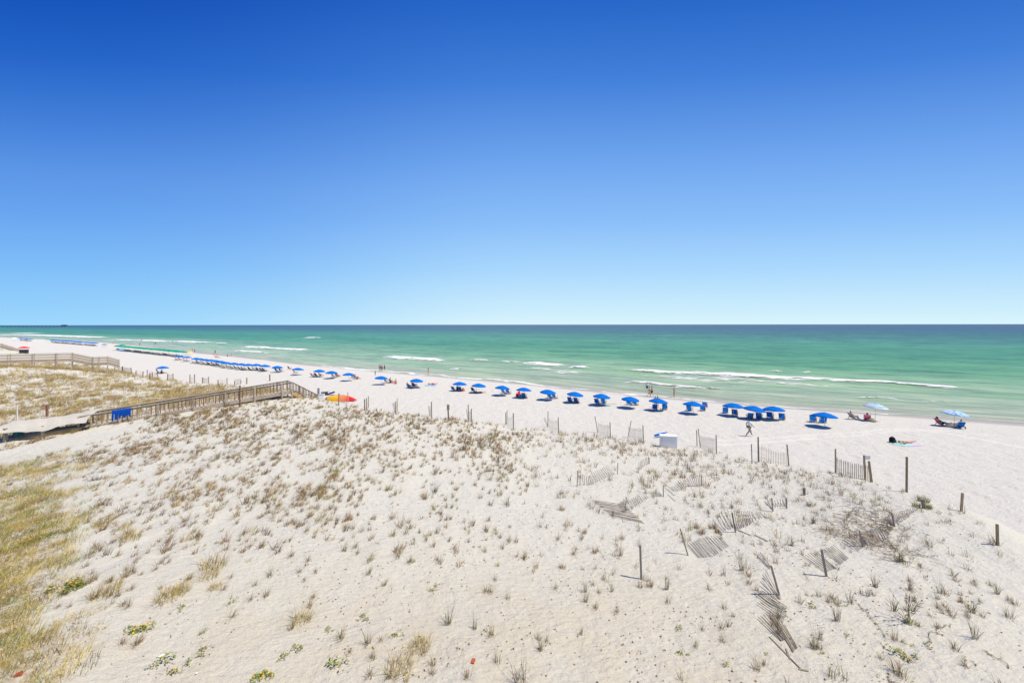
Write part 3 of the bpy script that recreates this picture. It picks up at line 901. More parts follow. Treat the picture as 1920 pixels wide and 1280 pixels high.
# crowd of overlapping umbrellas further left
CROWD = [(480.4, 685), (465.5, 684.7), (452.3, 683.8), (438.5, 682.6), (425, 681), (414.5, 679), (405.3, 677.5), (396, 675.8), (386, 675), (375.5, 674), (367.5, 672.7),
         (351, 670.2), (335, 668)]
for i, (px, ry) in enumerate(CROWD):
    base = (px, 609 + (ry - 609) * 1.12)
    if i < 11:
        put_umbrella('blue', hit(*base), 'blue umbrella in the tight overlapping crowd left of the boardwalk stairs', 'overlapping crowd of blue umbrellas', (0, 3))
    else:
        put_umbrella('blue', hit(*base), ['blue umbrella in the gap between the blue crowd and the green row', 'blue umbrella right at the end of the green row'][i - 11], 'overlapping crowd of blue umbrellas', (0, 3))
    for k in range(2):
        put_chair(random.choice(['navy', 'beige', 'navy', 'grey']), hit(px + (-3, 4)[k] + random.uniform(-1, 1), base[1] + random.uniform(-0.6, 0.6)),
                  'small reclined beach chair in the shade of the overlapping blue crowd', random.uniform(-0.3, 0.3), 'chairs below the crowd of umbrellas')
put_umbrella('lightblue', hit(403, 684.5), 'pale blue umbrella low in front of the blue crowd', None, (0, 3), None, 0.9)
put_umbrella('blue', hit(305, 699.5), 'lone blue umbrella behind the sand fence on the empty sand', None, (0, 2))
put_chair('dark', hit(299, 700), 'dark lounge chair under the lone blue umbrella', -0.5)
put_umbrella('blue', hit(196, 650.5), 'small blue umbrella alone between the far blue row and the green row')
put_umbrella('striped', hit(1641, 789), 'pale umbrella with blue and pink rings over two sunbathers', None, (0, 3), None, 0.98)
put_umbrella('printed', hit(1789, 800), 'pale blue umbrella with a leafy print at the far right', None, (0, 5), None, 0.98)
put_umbrella('red', hit(45.5, 662), 'red umbrella over a dark kiosk behind the far boardwalk')

def row_between(a, b, n, key, label, group, chairs=None, chair_label=None, jit=0.5):
    A, B = hit(*a), hit(*b)
    for i in range(n):
        k = i / (n - 1)
        x, y = A[0] + (B[0] - A[0]) * k + random.uniform(-jit, jit), A[1] + (B[1] - A[1]) * k + random.uniform(-jit, jit)
        put_umbrella(key, (x, y, gz(x, y)), label, group, (0, 2), None, 1.22)
        if chairs:
            for s in (-1, 1):
                cx_, cy_ = x + s * 0.8 * TX + 0.2 * NX, y + s * 0.8 * TY + 0.2 * NY
                put_chair(random.choice(chairs), (cx_, cy_, gz(cx_, cy_)), chair_label, random.uniform(-0.3, 0.3), group + ', their chairs')
row_between((221, 656.5), (343, 669.5), 24, 'green', 'green umbrella in the unbroken line of green umbrellas', 'line of green umbrellas', ['dark', 'red', 'grey', 'dark'], 'low beach chair in the shade of the green line', 0.3)
row_between((98, 642), (180, 648.5), 24, 'blue', 'blue umbrella in the distant unbroken line of blue umbrellas', 'distant line of blue umbrellas', ['dark', 'navy', 'grey'], 'low beach chair in the shade of the distant blue line', 0.3)
row_between((41, 638.2), (58, 639.6), 7, 'blue', 'blue umbrella in the farthest little blue group', 'farthest group of umbrellas', ['navy', 'dark'], 'chair in the farthest little blue group', 0.6)
put_umbrella('green', hit(90, 640.8), 'green umbrella at the left end of the distant blue line')
put_umbrella('green', hit(230, 652.5), 'pale green umbrella behind the left end of the green line')
put_umbrella('lightblue', hit(229, 658.5), 'turquoise sunshade on the sand in front of the green line', None, (0, 2), None, 1.15, 0.75)
put_umbrella('lightblue', hit(36, 638.2), 'turquoise umbrella in the farthest group on the beach', None, (0, 2), None, 1.3)
put_umbrella('red', hit(38.5, 637.0), 'red umbrella in the farthest group on the beach', None, (0, 2), None, 1.0)
put_umbrella('white', hit(27, 638.4), 'white umbrella at the left of the farthest group', None, (0, 2), None, 1.3)
put_umbrella('blue', hit(349, 665.8), 'small blue umbrella beside the yellow one past the green line', None, (0, 2), None, 0.9)
put_umbrella('yellow', hit(355.5, 666.0), 'yellow umbrella past the right end of the green line', None, (0, 2), None, 0.9)

# ------------------------------------------------------------------ posts and sand fences
def post_at(px0, py0, px1, py1, w=0.11, mat='post', label=None, parent=None, sink=0.3, name='wooden_post', cat='post'):
    """foot pixel, head pixel -> an upright square post of its real length, leaning as seen"""
    P = hit(px0, py0, True)
    a, b = ray(px1, py1)
    T = np.array([a * P[1], P[1], CAMZ + b * P[1]])
    d = (T - P); d = d / np.linalg.norm(d)
    A = Vector(P - d * sink)
    o = None
    mb = MB().bar(Vector((0, 0, 0)), Vector(T) - A, w, w, (0.3, 1, 0))
    if parent is None:
        o = link_mesh(name, mb.mesh(name, M[mat]), None, A)
        tag(o, label, cat)
    else:
        o = link_mesh('post', mb.mesh('post', M[mat]), parent, A - Vector(parent.location))
        own(parent, o)
    return o, P, T

SLAT = {}
def slat_mesh(L, mat):
    k = (round(L, 2), mat)
    if k not in SLAT:
        SLAT[k] = MB().box((0, 0, L / 2), (0.040, 0.010, L)).mesh('slat', M[mat])
    return SLAT[k]
def orient(o, a, b, face):
    """place a slat from a to b with its flat side towards the direction face"""
    z = (Vector(b) - Vector(a)).normalized()
    y = Vector(face) - z * z.dot(Vector(face))
    y = y.normalized() if y.length > 1e-4 else z.orthogonal().normalized()
    x = y.cross(z)
    m = Matrix((x, y, z)).transposed().to_4x4()
    m.translation = Vector(a)
    o.matrix_local = m

def sand_fence(pl, pr, n, h, label, mat='slat', pw=0.10, pmat='post', extra=None, sag=0.05, skip=None, jit=0.02):
    """pl/pr: (foot px, foot py, head px, head py) of the two posts; slats wired between them"""
    pw *= 0.66
    n = int(n * 1.5) if mat == 'slat_pale' else n
    A = hit(pl[0], pl[1]); B = hit(pr[0], pr[1])
    root = thing('sand_fence', A, 0, label, 'sand fence', 'sand fences along the dune edge')
    if len(pl) == 4: post_at(*pl[:2], *pl[2:], pw, pmat, parent=root)
    if len(pr) == 4: post_at(*pr[:2], *pr[2:], pw, pmat, parent=root)
    face = Vector((B[1] - A[1], A[0] - B[0], 0)).normalized()
    w1, w2 = [], []
    for i in range(n):
        k = (i + 0.5) / n
        if skip and skip(k): continue
        x, y = A[0] + (B[0] - A[0]) * k, A[1] + (B[1] - A[1]) * k
        z0 = gz(x, y)
        zl = A[2] + (B[2] - A[2]) * k
        z0 = 0.5 * z0 + 0.5 * zl
        hh = h * (1 - sag * math.sin(math.pi * k)) * random.uniform(0.96, 1.03)
        lean = random.uniform(-jit, jit)
        a = Vector((x, y, z0 - 0.12)); b = a + Vector((lean * (B[0] - A[0]) / 2 , lean * (B[1] - A[1]) / 2, hh + 0.12))
        o = link_mesh('slat', slat_mesh(1.2, mat), root)
        orient(o, a - Vector(root.location), b - Vector(root.location), face)
        o.scale = (1.7 if pmat == 'red_post' else 1, 1, (hh + 0.12) / 1.2)
        own(root, o)
        w1.append(a + (b - a) * 0.35 - Vector(root.location) + face * 0.01); w2.append(a + (b - a) * 0.85 - Vector(root.location) + face * 0.01)
    for w in (w1, w2):
        if len(w) > 1: MB().tube(w, 0.004, 4, False).build('wire', M['wire'], root)
    if extra: extra(root)
    return root

def loose_slats(root, lines, mat='slat_grey', lift=0.03):
    """lines: (head px, py, foot px, py) of the first and last slat of a run lying on the sand, count"""
    for (h0, f0), (h1, f1), n, lf in lines:
        n = max(1, int(round(n * 0.55))) if n > 6 else n
        for i in range(n):
            k = i / max(1, n - 1)
            j = lambda s: random.uniform(-s, s)
            hp = (h0[0] + (h1[0] - h0[0]) * k + j(0.8), h0[1] + (h1[1] - h0[1]) * k + j(0.5))
            fp = (f0[0] + (f1[0] - f0[0]) * k + j(0.8), f0[1] + (f1[1] - f0[1]) * k + j(0.5))
            if lf > 0.5:      # still standing: the head is above its foot
                F_ = hit(*fp)
                a_, b_ = ray(*hp)
                Hd = np.array([a_ * F_[1], F_[1] + 0.02, CAMZ + b_ * F_[1]])
            else:
                F_ = hit(*fp); Hd = hit(*hp)
                F_ = F_ + np.array([0, 0, 0.015 + random.uniform(0, lift)])
                Hd = Hd + np.array([0, 0, lf * 0.5 + random.uniform(0, lift)])
            L = float(np.linalg.norm(Hd - F_))
            o = link_mesh('slat', slat_mesh(1.2, mat), root)
            orient(o, Vector(F_) - Vector(root.location), Vector(Hd) - Vector(root.location), (0.2, -0.3, 1) if lf <= 0.5 else (0, -1, 0.1))
            o.scale = (0.6, 1.0, L / 1.2)
            own(root, o)

def board_on_right(root):
    for (f, t, w) in (((1622, 898), (1620, 853), 0.10), ((1634.5, 903), (1629, 864), 0.10)):
        post_at(f[0], f[1], t[0], t[1], w, 'post', parent=root)
    P = hit(1626, 900); 
    a, b = ray(1624.5, 856.5)
    T = np.array([a * P[1], P[1] - 0.1, CAMZ + b * P[1]])
    MB().box(tuple(np.array(T) - np.array(root.location)), (0.34, 0.03, 0.25)).build('sign_board', M['signgrey'], root)

sand_fence((1566.5, 886, 1566.5, 841), (1633, 903, 1628.5, 864), 19, 1.12, 'nearest standing sand fence, with a small grey board on its right post', 'slat', 0.11, 'post', board_on_right, 0.1)
sand_fence((1422, 866, 1421.5, 819), (1479, 873, 1475.5, 833), 18, 1.12, 'standing sand fence second from the right, below the middle umbrellas', 'slat', 0.11, 'post',
           lambda r: post_at(1410, 868, 1408.8, 832, 0.05, 'slat', parent=r), 0.08)
sand_fence((1313, 838, 1309, 803), (1343.5, 850, 1342.7, 815), 14, 1.12, 'standing sand fence right of the white box', 'slat_pale', 0.10, 'post',
           lambda r: post_at(1307, 836, 1306, 806, 0.07, 'slat_pale', parent=r))
sand_fence((1177.7, 819, 1183.5, 788), (1206.6, 829, 1205.4, 797), 14, 1.1, 'standing sand fence left of the closed umbrella, its left post leaning right', 'slat_pale', 0.10)
sand_fence((1121, 811, 1115.5, 780), (1144.6, 821, 1143.8, 791), 13, 1.1, 'standing sand fence whose left post leans left', 'slat_pale', 0.10)
def broken_left(r):
    loose_slats(r, [(((1019, 784), (1026, 799)), ((1021.5, 782), (1027, 799)), 4, 0.9)], 'slat_pale')
sand_fence((1027, 800, 1027.6, 771), (1047.5, 811, 1046.6, 782), 12, 1.1, 'standing sand fence with two broken slats fanned out at its left', 'slat_pale', 0.10, 'post', broken_left)
sand_fence((950, 795, 950.7, 769), (963, 803, 962.5, 774), 9, 1.1, 'standing sand fence just left of the middle of the dune edge', 'slat_pale', 0.10, 'post',
           lambda r: post_at(948, 795, 948, 773, 0.06, 'slat', parent=r))
sand_fence((878, 789, 878, 758.5), (884, 791, 883.8, 766), 3, 0.95, 'pair of close fence posts below the orange bag', 'slat_pale', 0.10, 'post',
           lambda r: loose_slats(r, [(((873.5, 768), (877, 787)), ((875, 766), (878, 788)), 4, 0.9)], 'slat_pale'))
def rolled(r):
    loose_slats(r, [(((839, 760), (840, 771)), ((842.5, 760), (841.5, 770)), 5, 0.9)], 'slat')
P_ = hit(841, 787)
rf = thing('sand_fence', P_, 0, 'single fence post with a scrap of slats wrapped round its head', 'sand fence', 'sand fences along the dune edge')
post_at(841, 787, 840, 759, 0.10, 'post', parent=rf); 
for i in range(6):
    a = i * 1.05
    o = link_mesh('slat', slat_mesh(0.45, 'slat'), rf, (0.09 * math.cos(a) - 0.03, 0.09 * math.sin(a), 0.85)); own(rf, o)
sand_fence((803.5, 779), (809.3, 782, 809, 753), 5, 1.15, 'fence post with a bundle of slats leaning on its left side', 'slat', 0.10, 'post',
           lambda r: loose_slats(r, [(((802.5, 762), (805.5, 779)), ((806, 760), (808, 780)), 6, 0.9)], 'slat_pale'))
sand_fence((742.3, 776, 742, 752), (745.3, 771.5, 744.7, 747), 2, 1.0, 'two fence posts with slats fanned to their left', 'slat', 0.10, 'post',
           lambda r: loose_slats(r, [(((736, 756), (740, 774)), ((739.5, 754), (742, 775)), 5, 0.9)], 'slat_pale'))
sand_fence((687.6, 769, 687.4, 746), (691.3, 764, 690.8, 742), 3, 1.0, 'two close fence posts right of the kayak', 'slat_pale', 0.10, 'post',
           lambda r: post_at(684, 768, 683.6, 748, 0.08, 'slat', parent=r))
sand_fence((635, 760, 635.6, 737), (653.4, 754.5, 652, 734.6), 11, 1.05, 'see-through sand fence standing in front of the orange kayak', 'slat_pale', 0.11, 'slat')
# beyond the boardwalk
FL = [((426, 721.5, 425.4, 708.4), (409, 723.5, 408.8, 712), 9, 'pale fence panel beyond the boardwalk, third from the stairs'),
      ((451.5, 720, 452, 712.5), (440, 722, 440, 714), 6, 'fence panel half hidden by the boardwalk rail'),
      ((391.6, 719, 391, 706), (379.5, 719, 379.5, 707), 6, 'narrow fence panel between two red brown posts beyond the boardwalk'),
      ((365, 718, 365, 701.6), (356, 718.6, 356.2, 701.6), 5, 'narrow fence panel right of the lone blue umbrella'),
      ((324.5, 712.4, 324.3, 700), (314, 712.4, 314.6, 700.5), 5, 'narrow fence panel directly below the lone blue umbrella'),
      ((297, 712, 294, 692), (281, 711.5, 281, 699), 5, 'fence panel with a leaning post left of the lone blue umbrella'),
      ((285.7, 707, 285.5, 697), (276, 704, 276, 693), 4, 'fence panel behind the one with the leaning post'),
      ((268, 708, 268.3, 696), (255, 702, 255, 695), 5, 'end panel of the fence beside the gap in the dune'),
      ((246.5, 700, 245.5, 689), (230.5, 698.5, 230.3, 687), 7, 'fence panel right of the far boardwalk stairs'),
      ((229, 698, 228.7, 687), (215.5, 696, 215.3, 685.5), 7, 'fence panel at the foot of the far boardwalk stairs')]
for (a, b, n, lab) in FL:
    sand_fence(b, a, n, 1.05, lab, 'slat_pale', 0.13, 'red_post')
# single posts
post_at(1699.8, 922, 1700.3, 856, 0.07, 'post', 'tallest bare wooden post on the dune edge at the right')
post_at(1802.3, 957, 1804.8, 923.5, 0.068, 'post', 'short thick wooden post right of the tallest one')
post_at(1870.4, 1022, 1869.5, 982, 0.064, 'post', 'rightmost wooden post on the dune edge')
post_at(1202.3, 1085, 1200.3, 1021, 0.07, 'slat', 'grey wooden post standing alone in the open sand')
post_at(449.6, 762, 450, 722, 0.08, 'deck_brown', 'thin dark post in front of the boardwalk railing')
post_at(506, 714, 505.8, 702, 0.16, 'post', 'post behind the boardwalk near its far end')
post_at(462.6, 720, 463, 708, 0.16, 'slat', 'bluish post behind the boardwalk railing')
post_at(88.5, 781, 88, 759, 0.14, 'red_post', 'red brown post on the dune behind the tarpaulin')
post_at(32.4, 787, 32, 760, 0.07, 'pole', 'thin pale standpipe on the dune behind the tarpaulin', name='standpipe', cat='pipe')

# fallen sand fences on the dune
def fallen(loc_px, posts, runs, label, mat='slat_grey'):
    root = thing('fallen_sand_fence', hit(*loc_px), 0, label, 'sand fence', 'collapsed sand fences on the dune')
    for p in posts:
        post_at(*p[:4], p[4] if len(p) > 4 else 0.075, 'slat', parent=root)
    loose_slats(root, runs, mat)
    return root
z4 = lambda x, y: (1060 + x / 6.4, 860 + y / 6.4)
z5 = lambda x, y: (1260 + x / 8.532, 920 + y / 8.532)
z6 = lambda x, y: (1480 + x / 6.4, 920 + y / 6.4)
z7 = lambda x, y: (1380 + x / 5.12, 1030 + y / 5.12)
def pp(z, f, t, w=0.075): return (*z(*f), *z(*t), w * 0.55)
fallen(z4(140, 330), [pp(z4, (140, 330), (150, 140)), pp(z4, (627, 170), (630, 45))],
       [((z4(165, 180), z4(165, 315)), (z4(290, 210), z4(310, 290)), 12, 0.9), ((z4(290, 205), z4(345, 290)), (z4(500, 95), z4(590, 180)), 20, 0.28)],
       'sagging fence between two grey posts, left of the fallen fences')
fallen(z4(1005, 50), [pp(z4, (1007, 50), (1005, -20))], [((z4(880, 40), z4(890, 110)), (z4(995, -30), z4(1000, 50)), 14, 0.9), ((z4(740, 185), z4(800, 190)), (z4(840, 110), z4(880, 125)), 7, 0.12)],
       'half buried fence leaning by the white box')
fallen(z4(715, 640), [pp(z4, (715, 645), (732, 455))],
       [((z4(330, 525), z4(700, 545)), (z4(560, 710), z4(950, 775)), 26, 0.1), ((z4(735, 500), z4(800, 590)), (z4(960, 440), z4(1000, 465)), 19, 0.2),
        ((z4(640, 540), z4(700, 650)), (z4(700, 500), z4(760, 600)), 6, 0.2)],
       'fallen fence fanned flat into a dark heap left of the lone post')
fallen(z4(1172, 440), [pp(z4, (1175, 445), (1175, 318))], [((z4(995, 400), z4(1080, 450)), (z4(1115, 385), z4(1168, 440)), 11, 0.12), ((z4(1150, 265), z4(1300, 365)), (z4(1230, 420), z4(1320, 500)), 3, 0.05)],
       'short fallen scrap of fence around a thin post')
fallen(z4(1630, 315), [pp(z4, (1634, 318), (1632, 195))], [((z4(1250, 360), z4(1310, 395)), (z4(1350, 290), z4(1420, 355)), 11, 0.15), ((z4(1355, 285), z4(1420, 345)), (z4(1450, 235), z4(1500, 320)), 9, 0.3),
        ((z4(1470, 225), z4(1515, 320)), (z4(1615, 200), z4(1622, 315)), 12, 0.9)],
       'leaning fence rising to one upright post, beside the brown bush')
fallen(z5(1010, 660), [pp(z5, (1015, 665), (960, 345), 0.095)],
       [((z5(700, 455), z5(830, 640)), (z5(880, 330), z5(980, 600)), 9, 0.35), ((z5(650, 560), z5(790, 720)), (z5(690, 540), z5(810, 700)), 3, 0.2),
        ((z5(1000, 370), z5(1040, 640)), (z5(1270, 380), z5(1300, 520)), 20, 0.3), ((z5(1290, 350), z5(1350, 480)), (z5(1400, 330), z5(1490, 420)), 8, 0.1)],
       'leaning fence rising behind the row of fallen slats, with a tilted post')
fallen(z5(255, 1030), [pp(z5, (255, 1030), (130, 600), 0.085)],
       [((z5(250, 880), z5(430, 1060)), (z5(420, 800), z5(660, 1060)), 11, 0.1), ((z5(440, 790), z5(690, 1040)), (z5(760, 740), z5(900, 900)), 15, 0.12)],
       'neat run of fallen slats beside a post leaning left')
fallen(z6(445, 1025), [pp(z6, (445, 1025), (385, 700), 0.11)],
       [((z6(165, 800), z6(440, 980)), (z6(330, 735), z6(560, 920)), 13, 0.1), ((z6(400, 715), z6(610, 880)), (z6(530, 650), z6(710, 800)), 12, 0.12)],
       'square patch of fallen slats around a leaning grey post')
fallen(z6(880, 650), [pp(z6, (880, 655), (838, 470), 0.085)],
       [((z6(640, 590), z6(830, 710)), (z6(830, 480), z6(935, 640)), 15, 0.12), ((z6(860, 490), z6(950, 650)), (z6(1080, 420), z6(1160, 560)), 16, 0.12), ((z6(1090, 400), z6(1180, 520)), (z6(1150, 340), z6(1240, 440)), 9, 0.12)],
       'long run of fallen slats through the brown tangle')
fallen(z6(1260, 405), [pp(z6, (1263, 408), (1225, 258), 0.085)],
       [((z6(1150, 340), z6(1255, 400)), (z6(1190, 310), z6(1255, 385)), 6, 0.2), ((z6(1255, 290), z6(1310, 390)), (z6(1440, 260), z6(1450, 295)), 18, 0.3), ((z6(1450, 240), z6(1470, 275)), (z6(1570, 200), z6(1575, 215)), 10, 0.15)],
       'leaning fence half buried by the smooth sand mound')
post_at(*z6(1612, 205), *z6(1598, 100), 0.09, 'slat', 'short post inside the olive grass clump')
fallen(z7(410, 440), [pp(z7, (415, 440), (335, 150), 0.10)],
       [((z7(220, 80), z7(330, 200)), (z7(235, 70), z7(335, 185)), 3, 0.3), ((z7(250, 350), z7(380, 480)), (z7(285, 240), z7(430, 480)), 8, 0.3),
        ((z7(180, 415), z7(440, 600)), (z7(250, 420), z7(490, 560)), 9, 0.12), ((z7(210, 515), z7(450, 700)), (z7(300, 480), z7(490, 600)), 9, 0.1),
        ((z7(215, 665), z7(440, 880)), (z7(330, 600), z7(480, 860)), 10, 0.1), ((z7(330, 620), z7(550, 985)), (z7(470, 730), z7(590, 945)), 9, 0.08)],
       'long fallen fence sliding down the sand below a leaning post')
def stick(a, b, label, w=0.038, mat='slat', cat='board'):
    A, B = hit(*a), hit(*b)
    A[2] += 0.012; B[2] += 0.012
    o = link_mesh('weathered_board', MB().bar((0, 0, 0), Vector(B) - Vector(A), w, 0.02).mesh('weathered_board', M[mat]), None, A)
    return tag(o, label, cat)
stick(z7(320, 840), z7(630, 1140), 'long grey lath trailing from the fallen fence at the bottom', 0.024)
stick(z7(600, 1135), z7(695, 1158), 'last lath at the very tip of the fallen fence', 0.045)
stick(z7(480, 950), z7(520, 1045), 'short lath crossing the foot of the fallen fence', 0.035)
stick(z5(1320, 715), z5(1530, 815), 'grey board sticking out of the sand right of the neat slats', 0.09)
stick(z5(1060, 640), z5(1250, 730), 'reddish buried lath left of the grey board', 0.05, 'red_post')
fallen(z5(1615, 300), [pp(z5, (1615, 305), (1595, 110), 0.085), pp(z5, (1835, 260), (1830, 110), 0.085), ],
       [((z5(1500, 150), z5(1600, 280)), (z5(1560, 150), z5(1610, 290)), 3, 0.35), ((z5(1480, 320), z5(1610, 310)), (z5(1480, 322), z5(1612, 312)), 1, 0.03), ((z5(1640, 180), z5(1660, 240)), (z5(1810, 120), z5(1820, 230)), 9, 0.3)],
       'thin grey fence remnant hidden in the grey green weeds')
post_at(1508, 925, 1508, 914, 0.09, 'slat', 'short grey stub post behind the weeds')

# ------------------------------------------------------------------ boardwalks
_bal = {}
def unit_bar(w, t, mat, nm):
    k = (w, t, mat, nm)
    if k not in _bal:
        _bal[k] = MB().box((0, 0, 0.5), (w, t, 1.0)).mesh(nm, M[mat])
    return _bal[k]
def boardwalk(pts, width, label, rail_h=0.98, style='baluster', mat='deck', post_step=2.3, wdir=None, gap=0.28, group=None, rails=3, stairs_from=99):
    """pts: near-side deck edge (x, y, z) from the land end to the sea end"""
    P = [Vector(p) for p in pts]
    root = thing('boardwalk', P[0], 0, label, 'boardwalk', group)
    O = P[0].copy()
    e = Vector((P[-1].x - P[0].x, P[-1].y - P[0].y, 0)).normalized()
    w = Vector(wdir) if wdir else Vector((-e.y, e.x, 0))
    seg = [0.0]
    for a, b in zip(P, P[1:]): seg.append(seg[-1] + Vector((b.x - a.x, b.y - a.y)).length)
    def at(s):
        for i in range(len(P) - 1):
            if s <= seg[i + 1] + 1e-6: 
                k = (s - seg[i]) / (seg[i + 1] - seg[i]); return P[i].lerp(P[i + 1], k) - O
        return P[-1] - O
    L = seg[-1]
    plank = unit_bar(0.135, width, mat, 'deck_board')
    s = 0.07
    while s < L:
        p = at(s) + w * (width / 2)
        o = link_mesh('deck_board', MB_board(width, 'slat_pale' if style == 'baluster' else mat), root, p)
        o.rotation_euler = (0, 0, math.atan2(e.y, e.x))
        own(root, o)
        s += 0.145 if style == 'baluster' else 0.30
    ln = 0
    for sidew in (0.0, width):
        off = w * sidew
        # top rail, lower rail, joists follow the slope segment by segment
        for i in range(len(P) - 1):
            a, b = P[i] - O + off, P[i + 1] - O + off
            up = Vector((0, 0, 1))
            MB().bar(a + up * rail_h, b + up * rail_h, 0.15, 0.04).build('top_rail', M[mat], root)
            if style == 'baluster':
                MB().bar(a + up * (rail_h - 0.09), b + up * (rail_h - 0.09), 0.04, 0.09).build('upper_rail', M[mat], root)
                MB().bar(a + up * 0.10, b + up * 0.10, 0.04, 0.06).build('lower_rail', M[mat], root)
            else:
                for r in range(rails):
                    z = rail_h * (0.12 + 0.66 * r / max(1, rails - 1))
                    MB().bar(a + up * z, b + up * z, 0.04, 0.14).build('side_rail', M[mat], root)
            MB().bar(a - up * 0.12, b - up * 0.12, 0.05, 0.2).build('stringer', M['tan' if i >= stairs_from else mat], root)
        if style == 'baluster':
            n = int(L / gap)
            for i in range(n):
                p = at((i + 0.5) * L / n) + off
                o = link_mesh('baluster', unit_bar(0.07, 0.035, 'deck_brown' if (i * 7 + int(sidew)) % 5 in (0, 2, 3) else mat, 'baluster'), root, p + Vector((0, 0, 0.06)))
                o.rotation_euler = (0, 0, math.atan2(e.y, e.x)); o.scale = (1, 1, rail_h - 0.10)
                own(root, o)
        stops = sorted(set([0.05] + [x for x in seg[1:]] + list(np.arange(post_step, L, post_step))))
        last = -9
        for s in stops:
            if s - last < 0.7: continue
            last = s
            p = at(s) + off
            g = gz(p.x + O.x, p.y + O.y) - O.z
            o = link_mesh('post', unit_bar(0.105, 0.105, mat, 'post'), root, Vector((p.x, p.y, g - 0.3)) + (w * (-0.09 if sidew == 0 else 0.09)))
            o.scale = (1, 1, p.z + rail_h - g + 0.3 - 0.02)
            o.rotation_euler = (0, 0, math.atan2(e.y, e.x))
            own(root, o)
    return root
def MB_board(width, mat):
    k = ('board', round(width, 2), mat)
    if k not in _bal:
        _bal[k] = MB().box((0, 0, -0.02), (0.135, width, 0.04)).mesh('deck_board', M[mat])
    return _bal[k]

B1 = boardwalk([(-32.8, 31.0, 4.33), (-21.9, 40.85, 5.58)], 1.55, 'grey wooden boardwalk with vertical balusters crossing the near dune', 0.95, wdir=(-0.670, 0.742, 0), gap=0.285)
# its stairs down to the beach, parts of the same walk
_O = Vector((-32.8, 31.0, 4.33)); _e = Vector((0.742, 0.670, 0)); _w = Vector((-0.670, 0.742, 0))
s0 = Vector((-21.9, 40.85, 5.58)); s1 = s0 + _e * 3.3 + Vector((0, 0, -2.15))
for k in range(9):
    p = s0.lerp(s1, (k + 0.5) / 9) + _w * 0.775 - _O
    o = link_mesh('stair_tread', MB().box((0, 0, 0), (0.30, 1.5, 0.045)).mesh('stair_tread', M['deck']), B1, p); o.rotation_euler = (0, 0, math.atan2(_e.y, _e.x)); own(B1, o)
for sw in (0.0, 1.55):
    a, b = s0 + _w * sw - _O, s1 + _w * sw - _O
    MB().bar(a - Vector((0, 0, 0.16)), b - Vector((0, 0, 0.16)), 0.05, 0.28).build('stair_stringer', M['tan'], B1)
    MB().bar(a + Vector((0, 0, 0.95)), b + Vector((0, 0, 0.95)), 0.11, 0.05).build('stair_rail', M['deck_brown'], B1)
    MB().bar(a + Vector((0, 0, 0.14)), b + Vector((0, 0, 0.14)), 0.04, 0.08).build('stair_lower_rail', M['deck_brown'], B1)
    for k in range(12):
        p = a.lerp(b, (k + 0.5) / 12)
        o = link_mesh('baluster', unit_bar(0.05, 0.04, 'deck_brown', 'baluster'), B1, p + Vector((0, 0, 0.1))); o.scale = (1, 1, 0.86); own(B1, o)
    for k in (0.33, 0.68, 1.0):
        p = a.lerp(b, k); g = gz(p.x + _O.x, p.y + _O.y) - _O.z
        o = link_mesh('post', unit_bar(0.11, 0.11, 'deck', 'post'), B1, (p.x, p.y, g - 0.3)); o.scale = (1, 1, max(0.6, p.z + 1.0 - g + 0.3)); own(B1, o)

B2 = boardwalk([(-84.5, 53.5, 6.9), (-70.9, 66.1, 6.55), (-69.2, 67.7, 5.75), (-67.9, 68.9, 5.75), (-66.8, 69.9, 5.1)], 1.6,
               'weathered boardwalk with horizontal rails on the tall left dune', 1.1, 'rail', 'deck', 2.4, wdir=(-0.68, 0.733, 0))
B3 = boardwalk([(-172.5, 131.0, 5.2), (-168.0, 135.0, 5.0), (-164.6, 138.2, 2.6)], 1.8, 'far boardwalk stairs coming down at the left edge', 1.1, 'rail', 'deck', 1.6, wdir=(-0.68, 0.733, 0))

# blue towel hung over the near rail
def on_rail(s, z, out=0.10):
    k = s / 14.69
    p = Vector((-32.8, 31.0, 4.33)).lerp(Vector((-21.9, 40.85, 5.58)), k)
    return Vector((p.x + 0.670 * out, p.y - 0.742 * out, p.z + z))
def rail_s(px):
    """distance along the near rail seen at a pixel column"""
    best = min(np.arange(0, 14.6, 0.05), key=lambda s: abs(CX + F * (-32.8 + 10.9 * s / 14.69) / (31 + 9.85 * s / 14.69) - px))
    return float(best)
tw = []
sa, sb = rail_s(209), rail_s(245)
for i in range(25):
    k = i / 24
    s = sa + (sb - sa) * k
    drop = 0.80 if k < 0.10 else (0.22 if k < 0.15 else (0.76 if k < 0.32 else (0.30 if k < 0.37 else 0.60 + 0.12 * math.sin(k * 21))))
    row = [on_rail(s, 0.70, -0.10), on_rail(s, 1.0, -0.05), on_rail(s, 1.0, 0.16)]
    for j in range(1, 6): row.append(on_rail(s, 1.0 - drop * j / 5, 0.20 + 0.025 * math.sin(k * 40) * j / 5))
    tw.append(row)
t_o = MB().grid(tw)
tw_loc = on_rail(sa, 0)
t_o.v = [tuple(Vector(v) - tw_loc) for v in t_o.v]
o = link_mesh('beach_towel', t_o.mesh('beach_towel', M['towel_blue'], True), None, tw_loc)
tag(o, 'wide blue beach towel with ragged drops hung over the boardwalk rail', 'towel')

